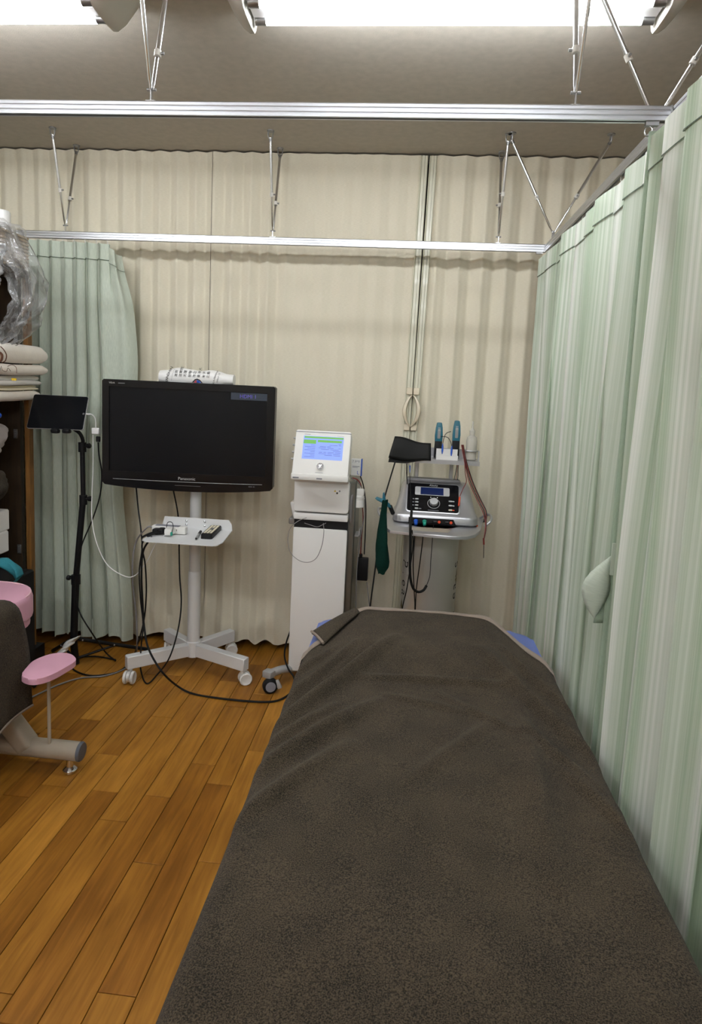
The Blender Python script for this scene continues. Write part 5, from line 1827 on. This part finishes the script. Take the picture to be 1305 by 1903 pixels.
for s_ in (-1, 1):
    B().box((wb0.x + s_ * bw / 2, 2.99, z0 + bh / 2), (0.002, bd, bh)).obj('end_wall', 'white', wbx, smooth=False)
for i, (px_, py_) in enumerate(((822.5, 834), (839.5, 838))):
    p = at(px_, py_, 2.975)
    cl = B().tube([p + V((0, 0, 0.024)), p + V((0, 0, 0.010)), p + V((0, 0, -0.010)), p + V((0, 0, -0.024))], 0.003, 8, [0.002, 0.0045, 0.0045, 0.002]).obj('blue_clip', 'bluecap')
    tag(cl, ('left' if i == 0 else 'right') + ' one of the two blue clips standing in the small white box', 'clip')
cable('lead', [at(822.5, 826, 2.975), at(826, 812, 2.985), at(830, 805, 3.01), at(838, 802, 3.04)], 0.0016, 'rubber', label='thin black lead bowing from the left blue clip to the right teal handle')
cable('lead', [at(839.5, 829, 2.975), at(838, 822, 2.985), at(832, 813, 3.01), at(820, 811, 3.04)], 0.0016, 'rubber', label='thin black lead bowing from the right blue clip to the left teal handle')
# leads around the trolley
rng2 = random.Random(4)
for i, (off, m_, lb) in enumerate(((0, 'cord_red', 'dark red lead, leftmost of the bundle draped over the upper tray by the bottle'), (2.5, 'rubber', 'black lead, second of the bundle draped over the upper tray by the bottle'),
                                   (5, 'cord_red', 'dark red lead, third of the bundle draped over the upper tray by the bottle'), (7, 'rubber', 'black lead, rightmost of the bundle draped over the upper tray by the bottle'))):
    cable('lead', [at(858 + off * 0.5, 827, 3.03), at(861 + off * 0.5, 845, 2.96), at(865 + off * 0.6, 865, 2.95), at(872 + off, 895, 2.95), at(885 + off, 925, 2.95), at(897 + off, 950, 2.93), at(902 + off * 0.3, 968, 2.92), at(902 + off * 0.2, 985, 2.91), at(899 + off * 0.1, 1003, 2.90)],
          0.0019, m_, label=lb)
tip = thing('lead_tip', 'red and black pin hanging at the end of the right hand lead bundle', 'plug', at(899, 1030, 2.9))
B().tube([at(899, 1000, 2.9), at(899.5, 1012, 2.9)], 0.004, 8).obj('grip', 'cord_red', tip)
B().tube([at(899.5, 1012, 2.9), at(899, 1037, 2.9)], 0.0016, 6).obj('pin', 'rubber', tip)
cable('lead', [at(864, 862, 2.95), at(865, 880, 2.98), at(867, 895, 2.99), at(860, 910, 2.98), at(855, 922, 2.965)], 0.0017, 'cord_red', label='red lead running from the upper tray to the orange pin on the panel')
pn = B().tube([at(854.5, 924, 2.955), at(853, 940, 2.925)], 0.0042, 8).obj('orange_pin', 'orange')
tag(pn, 'orange pin lying on the right edge of the black control panel', 'plug')
pp0, pp1 = atz(881, 972, tz + 0.004), atz(887, 977, tz + 0.004)
pn2 = B().tube([pp0, pp1], 0.0042, 8).obj('orange_pin', 'orange')
tag(pn2, 'orange pin lying on the right ear of the lower tray', 'plug')
for i, dx in enumerate((0, 3, 6)):
    cable('lead', [at(850 + dx * 0.5, 857, 2.965), at(848 + dx * 0.6, 872, 3.0), at(845 + dx, 888, 3.06), at(842 + dx, 900, 3.12)], 0.0018, ('rubber', 'cord_red', 'rubber')[i],
          label=('left black', 'middle red', 'right black')[i] + ' one of three short leads dropping behind the device from the upper tray')
cable('cord', [at(735, 857, 2.93), at(725, 890, 2.88), at(715, 925, 2.82), at(708, 960, 2.78), at(703, 1010, 2.78), at(697, 1060, 2.78), at(689, 1120, 2.78), at(686, 1150, 2.80)], 0.0034, 'rubber', label='long black cord slanting from the cuff down past the green net')
cable('lead', [at(762, 868, 2.96), at(762, 890, 2.94), at(763, 915, 2.90), at(764, 948, 2.85), at(764, 956, 2.80)], 0.0018, 'rubber', label='thin dark lead running down over the left edge of the black panel')
hose = [at(765, 950, 2.83), at(764, 962, 2.76), at(763, 978, 2.70), at(763, 1010, 2.70), at(762, 1050, 2.71), at(763, 1075, 2.72), at(768, 1093, 2.73), at(777, 1100, 2.74), at(787, 1097, 2.75), at(793, 1088, 2.76)]
cable('ribbed_hose', hose, 0.0058, 'rubber', label='thick black hose hanging in a U in front of the pearl column', n=10)
cable('lead', [at(793, 1088, 2.76), at(799, 1070, 2.77), at(801, 1040, 2.77), at(804, 1000, 2.77), at(806, 975, 2.86)], 0.0016, 'rubber', label='thin black lead rising from the end of the U shaped hose')
cable('lead', [at(772, 978, 2.86), at(770, 1010, 2.76), at(768, 1050, 2.78), at(770, 1100, 2.80), at(771, 1135, 2.80), V((0.07, 2.80, 0.3))], 0.0026, 'rubber', label='black lead falling straight from the blue plug')
cable('lead', [at(788, 978, 2.86), at(785, 1010, 2.76), at(780, 1050, 2.78), at(774, 1095, 2.80), at(772, 1135, 2.81), V((0.08, 2.81, 0.3))], 0.0026, 'rubber', label='black lead slanting down from the green plug')
cable('lead', [at(766, 985, 2.72), at(768, 1010, 2.73), at(763, 1050, 2.75), at(756, 1095, 2.77), at(748, 1130, 2.78), V((0.0, 2.80, 0.3))], 0.0026, 'rubber', label='black lead slanting left across the pearl column')
cable('lead', [at(756, 862, 2.95), at(756, 880, 2.98), at(757, 900, 3.02)], 0.0022, 'rubber', label='short black lead below the cuff, right beside the left tray post')
bp_ = B().tube([at(762, 865, 2.95), at(762, 878, 2.95)], 0.0026, 8, [0.003, 0.0015]).obj('blue_pin', 'bluecap')
tag(bp_, 'small blue pin dangling below the black cuff', 'plug')
rk = B().lathe(at(773, 853, 2.955), [(0.005, 0), (0.006, 0.003), (0.004, 0.006), (0.0, 0.0065)], 12, (0, -1, 0)).obj('red_stud', 'cord_red', tr_)
# clamp and net
ck = at(716, 930, 2.80)
cp_ = thing('spring_clamp', 'blue spring clamp hanging on the left ear of the lower tray', 'clamp', ck)
B().prism([(-0.045, 0.006), (-0.038, 0.014), (-0.010, 0.006), (0.022, -0.014), (0.028, -0.030), (0.016, -0.030), (-0.006, -0.012), (-0.034, -0.002)], FRONT(ck), -0.006, 0.006, bev=0.002).obj('jaw', 'teal', cp_)
B().prism([(-0.012, 0.030), (-0.006, 0.036), (0.000, 0.010), (0.004, -0.006), (-0.008, -0.006), (-0.013, 0.010)], FRONT(ck), -0.016, -0.006, bev=0.002).obj('handle', 'teal', cp_)
B().box(ck + V((0.030, 0.01, -0.042)), (0.018, 0.02, 0.045), Matrix.Rotation(radians(-25), 3, 'Y'), bev=0.005).obj('jaw_pad', 'rubber', cp_)


def netP(u, v):
    cx_ = [(716, 930), (712, 955), (711, 985), (711, 1015), (711, 1045), (708, 1066)]
    k = min(4, int(v * 5))
    t = v * 5 - k
    x = cx_[k][0] * (1 - t) + cx_[k + 1][0] * t
    y = cx_[k][1] * (1 - t) + cx_[k + 1][1] * t
    c = at(x, y, 2.76)
    r = 0.011 + 0.014 * sstep(0.05, 0.75, v) - 0.012 * sstep(0.86, 1.0, v)
    w = 2 * pi * u
    r *= 1 + 0.18 * sin(3 * w + v * 8)
    return c + V((cos(w) * r * 1.1, sin(w) * r * 0.6, 0.004 * sin(2 * w)))


nt = B().grid(netP, 20, 30).obj('green_net', 'net', None, ang=80)
tag(nt, 'dark green net bag hanging from the blue spring clamp', 'net bag')

# ================================================================== WARDROBE AND WHAT IS IN IT
WX = -1.822
WY0, WY1 = 1.9, 2.985
wd = thing('wardrobe', 'open dark brown wardrobe at the left edge of the photo', 'wardrobe', ((X0 + WX) / 2, (WY0 + WY1) / 2, 0))
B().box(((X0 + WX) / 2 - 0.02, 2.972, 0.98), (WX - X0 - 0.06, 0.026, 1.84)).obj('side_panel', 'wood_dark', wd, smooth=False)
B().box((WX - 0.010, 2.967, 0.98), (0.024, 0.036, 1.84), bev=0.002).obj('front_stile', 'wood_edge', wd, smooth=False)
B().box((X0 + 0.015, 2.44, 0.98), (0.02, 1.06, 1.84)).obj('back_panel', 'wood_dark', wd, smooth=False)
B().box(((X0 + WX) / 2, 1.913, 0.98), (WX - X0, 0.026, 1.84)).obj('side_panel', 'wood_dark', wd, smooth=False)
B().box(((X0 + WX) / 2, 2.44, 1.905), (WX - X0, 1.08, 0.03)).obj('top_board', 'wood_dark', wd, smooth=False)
B().box(((X0 + WX) / 2 + 0.02, 2.45, 0.04), (WX - X0 + 0.02, 1.12, 0.08)).obj('plinth', 'black', wd, smooth=False)
SH = [0.56, 0.60, 1.065, 1.300]
for z in (0.585, 1.09, 1.305):
    B().box(((X0 + WX) / 2 - 0.06, 2.44, z), (WX - X0 - 0.16, 1.03, 0.022)).obj('shelf', 'wood_dark', wd, smooth=False)
for px_, py_ in ((29, 806), (36, 1020)):
    p = at(px_, py_, 2.957)
    pl = B().box((p.x, 2.956, p.z), (0.020, 0.004, 0.045), bev=0.001).obj('catch_plate', 'steel_dark', wd)
    for e in (-0.012, 0.0, 0.012):
        B().lathe((p.x, 2.9545, p.z + e), [(0.003, 0), (0.003, 0.001), (0.001, 0.0012)], 8, (0, -1, 0)).obj('screw', 'label_silver', pl)


def fold_stack(px_r, y0, y1, depth_y, m, name, label, cat, grp=None, tilt=0.0, bulge=0.012, layers=2, xl=-2.33, seed=0):
    """folded blanket: a soft slab with a rounded front fold, layered like the photo shows"""
    pr_ = at(px_r, (y0 + y1) / 2, depth_y)
    zt_, zb_ = at(px_r - 6, y0, depth_y).z, at(px_r - 6, y1, depth_y).z
    t = thing(name, label, cat, (pr_.x - 0.15, depth_y + 0.02, zb_), grp)
    for k in range(layers):
        za, zb2 = zb_ + (zt_ - zb_) * k / layers, zb_ + (zt_ - zb_) * (k + 1) / layers
        inset = 0.012 * ((k * 7 + seed) % 3)

        def P(u, v, za=za, zb2=zb2, inset=inset):
            zc, hz = (za + zb2) / 2, (zb2 - za) / 2
            fx = pr_.x - inset
            ex = fx - min(hz * 1.0, 0.03)
            if v < 0.3:
                xx, zz = xl + (ex - xl) * (v / 0.3), zc - hz
            elif v < 0.7:
                a = -pi / 2 + pi * (v - 0.3) / 0.4
                xx, zz = ex + (fx - ex) * cos(a), zc + hz * sin(a)
            else:
                xx, zz = ex + (xl - ex) * ((v - 0.7) / 0.3), zc + hz
            zz += tilt * (xx - fx) + bulge * 0.4 * sin(u * 5 + seed + xx * 9) * 0.5
            yy = depth_y - 0.16 + 0.36 * u
            sq = 1 - 0.35 * max(0, abs(2 * u - 1) - 0.85) / 0.15
            return V((xx, yy, zc + (zz - zc) * sq))
        b = B().grid(P, 16, 30)
        bmesh.ops.remove_doubles(b.bm, verts=b.bm.verts, dist=1e-5)
        es = [e for e in b.bm.edges if len(e.link_faces) == 1]
        bmesh.ops.holes_fill(b.bm, edges=es)
        b.obj('fold', m[k % len(m)] if isinstance(m, (list, tuple)) else m, t, ang=70)
    return t


DBY = 2.78
b1 = fold_stack(43, 642, 676, DBY, 'blanket_w', 'folded_blanket', 'cream blanket with brown flower print, topmost of the wardrobe stack', 'blanket', 'folded blankets in the wardrobe', tilt=-0.10, layers=1)
b2 = fold_stack(43, 677, 697, DBY, 'blanket_w', 'folded_blanket', 'cream blanket with thin brown line drawing, second from top in the wardrobe stack', 'blanket', 'folded blankets in the wardrobe', layers=1)
b3 = fold_stack(35, 698, 716, DBY, ('blanket_g', 'blanket_g'), 'folded_blanket', 'pale grey blanket with a yellow patch, third in the wardrobe stack', 'blanket', 'folded blankets in the wardrobe', layers=2, seed=1)
b4 = fold_stack(24, 716, 725, DBY, 'blanket_y', 'folded_blanket', 'thin pale yellow blanket, fourth in the wardrobe stack', 'blanket', 'folded blankets in the wardrobe', layers=2)
b5 = fold_stack(28, 726, 744, DBY, 'blanket_w', 'folded_blanket', 'whitish blanket with pink tinge, lowest of the wardrobe stack', 'blanket', 'folded blankets in the wardrobe', layers=1, tilt=0.08)


def scrawl(t, pts, r, m='ink_brown', y=DBY - 0.163):
    B().tube(spline([at(x, y_, y) for x, y_ in pts], 5), r, 5).obj('print_line', m, t)


scrawl(b1, ((1, 644), (7, 650), (12, 660), (10, 670), (4, 674)), 0.0022)
scrawl(b1, ((0, 655), (4, 660), (3, 668), (0, 672)), 0.005)
scrawl(b2, ((14, 681), (22, 678), (30, 683), (31, 694)), 0.0012)
scrawl(b2, ((2, 680), (5, 688), (12, 690), (15, 684), (20, 690)), 0.0010)
B().prism(rrect(0.022, 0.010, 0.004, 3), FRONT(at(26, 705, DBY - 0.160)), -0.002, 0.002).obj('yellow_patch', 'ink_yellow', b3)


def bundle(px, py, y, rx, ry, rz, m, name, label, cat, seed, amp=0.25):
    c = at(px, py, y)
    b = B()
    r = bmesh.ops.create_icosphere(b.bm, subdivisions=4, radius=1.0)
    for v in b.bm.verts:
        n_ = noise.noise(v.co * 1.6 + V((seed, 0, 0))) * amp + noise.noise(v.co * 4 + V((0, seed, 0))) * amp * 0.3
        v.co = V((v.co.x * rx, v.co.y * ry, v.co.z * rz)) * (1 + n_) + c
    o = b.obj(name, m, None, ang=180)
    return tag(o, label, cat)


bundle(-22, 812, 2.76, 0.052, 0.11, 0.075, 'blanket_grey', 'cloth_bundle', 'greyish pink cloth bundle on the wardrobe shelf below the blankets', 'cloth', 1.3)
bundle(-32, 838, 2.74, 0.058, 0.10, 0.045, 'blanket_grey', 'cloth_bundle', 'smaller greyish pink cloth bundle under the one on the wardrobe shelf', 'cloth', 4.1)
bundle(-20, 903, 2.74, 0.060, 0.11, 0.085, 'towel', 'towel_bundle', 'brown towel bundle in the wardrobe above the white boxes', 'towel', 2.2, 0.3)
bl_ = B().lathe(at(-1, 772, 2.70), [(0.0, 0), (0.012, 0.002), (0.014, 0.015), (0.010, 0.022), (0.0, 0.024)], 14, (0, -1, 0)).obj('water_bottle', 'bluecap')
tag(bl_, 'round blue bottle top in the wardrobe just under the lowest blanket', 'bottle')
p = at(-6, 975, 2.74)
wb = B().box((p.x - 0.095, 2.76, p.z), (0.16, 0.2, 0.100), bev=0.006).obj('white_box', 'blanket_g')
tag(wb, 'upper white plastic box on the lower wardrobe shelf', 'box')
p2 = at(-5, 1010, 2.74)
wb2 = B().box((p2.x - 0.092, 2.745, (0.597 + p2.z + 0.039) / 2), (0.163, 0.2, p2.z + 0.039 - 0.597), bev=0.006).obj('white_box', 'blanket_g')
tag(wb2, 'lower white plastic box on the lower wardrobe shelf', 'box')
dbp = at(6, 1080, 2.62)
db = B().box((dbp.x - 0.10, 2.66, 0.31), (0.30, 0.24, 0.46), bev=0.008).obj('dark_box', 'black')
tag(db, 'black storage box under the teal cloth behind the pink table', 'box')


def tealP(u, v):
    cx_ = [(-8, 1046), (8, 1045), (22, 1052), (32, 1062), (36, 1074), (26, 1082)]
    k = min(4, int(v * 5))
    t = v * 5 - k
    x = cx_[k][0] * (1 - t) + cx_[k + 1][0] * t
    y = cx_[k][1] * (1 - t) + cx_[k + 1][1] * t
    c = at(x, y, 2.60)
    w = 2 * pi * u
    r = 0.018 * (1 - 0.25 * v) * (1 + 0.25 * sin(3 * w + v * 6))
    return c + V((cos(w) * r * 0.6, sin(w) * r * 1.6, sin(w) * r * 0.2 + cos(w) * r * 0.9))


tc_ = B().grid(tealP, 16, 24).obj('teal_cloth', 'teal_cloth', None, ang=90)
tag(tc_, 'teal cloth hanging over the dark box above the pink cushion', 'cloth')

# wicker tray, white jar and the clear film bag on top of the wardrobe
wk = thing('wicker_basket', 'pale wicker basket under clear film on top of the wardrobe', 'basket', (-2.02, 2.75, 1.922))
for k in range(9):
    z = 1.928 + 0.0145 * k
    xr = at(8, 470, 2.66).x - 0.02
    B().tube([V(p_) for p_ in ((-2.30, 2.66, z), (xr - 0.03, 2.66, z), (xr, 2.69, z), (xr, 2.86, z), (xr - 0.03, 2.89, z), (-2.30, 2.89, z))], 0.0075, 6).obj('wicker_strand', 'wicker', wk)
B().box((-2.12, 2.775, 1.926), (0.36, 0.21, 0.008)).obj('base', 'wicker', wk)
jr = at(-3, 426, 2.72)
jar = B().lathe((jr.x - 0.02, 2.77, 2.06), [(0.0, 0), (0.035, 0.002), (0.038, 0.01), (0.038, 0.075), (0.034, 0.082), (0.0, 0.083)], 22).obj('white_tub', 'white')
tag(jar, 'white tub in the wicker basket at the top left edge', 'tub')


def bagP(u, v):
    # film pulled over the top, hanging down over the front of the wardrobe
    pts = [(-40, 402), (2, 402), (30, 428), (46, 470), (60, 505), (66, 535), (60, 575), (48, 600), (32, 622), (5, 638)]
    lft = [(-40, 420), (-40, 430), (-30, 450), (-8, 480), (12, 520), (22, 560), (10, 585), (2, 600), (-2, 615), (-5, 632)]
    k = min(8, int(v * 9))
    t = v * 9 - k
    a = V(pts[k]) * (1 - t) + V(pts[k + 1]) * t
    c = V(lft[k]) * (1 - t) + V(lft[k + 1]) * t
    q = a * u + c * (1 - u)
    dep = 2.60 - 0.035 * sin(pi * v) + 0.06 * noise.noise(V((u * 3.5, v * 6, 0.7))) + 0.04 * noise.noise(V((u * 9, v * 15, 2.7)))
    p = at(q.x, q.y, dep)
    p.x += 0.018 * noise.noise(V((u * 5, v * 9, 4.1))) + 0.010 * noise.noise(V((u * 12, v * 21, 6.1)))
    p.z += 0.020 * noise.noise(V((u * 6, v * 8, 8.1)))
    return p


bag = B().grid(bagP, 30, 60).grid(lambda u, v: bagP(u, v) + V((0, 0.09 + 0.05 * noise.noise(V((u * 3, v * 6, 5))), 0)), 30, 60)
o = bag.obj('film_bag', 'film', None, ang=25)
tag(o, 'crumpled clear film bag hanging over the top of the wardrobe', 'plastic bag')


def foilP(u, v):
    a, b_ = at(-12 + 22 * u * (1 - 0.5 * v), 452 + 84 * v, 2.58), 0
    a.y += 0.03 * noise.noise(V((u * 4, v * 7, 9)))
    a.x += 0.010 * noise.noise(V((u * 5, v * 9, 3)))
    return a


fo = B().grid(foilP, 10, 24).obj('foil_sheet', 'label_silver', None, ang=25, solid=0.002)
tag(fo, 'crumpled grey foil sheet at the left edge in front of the wicker basket', 'foil')
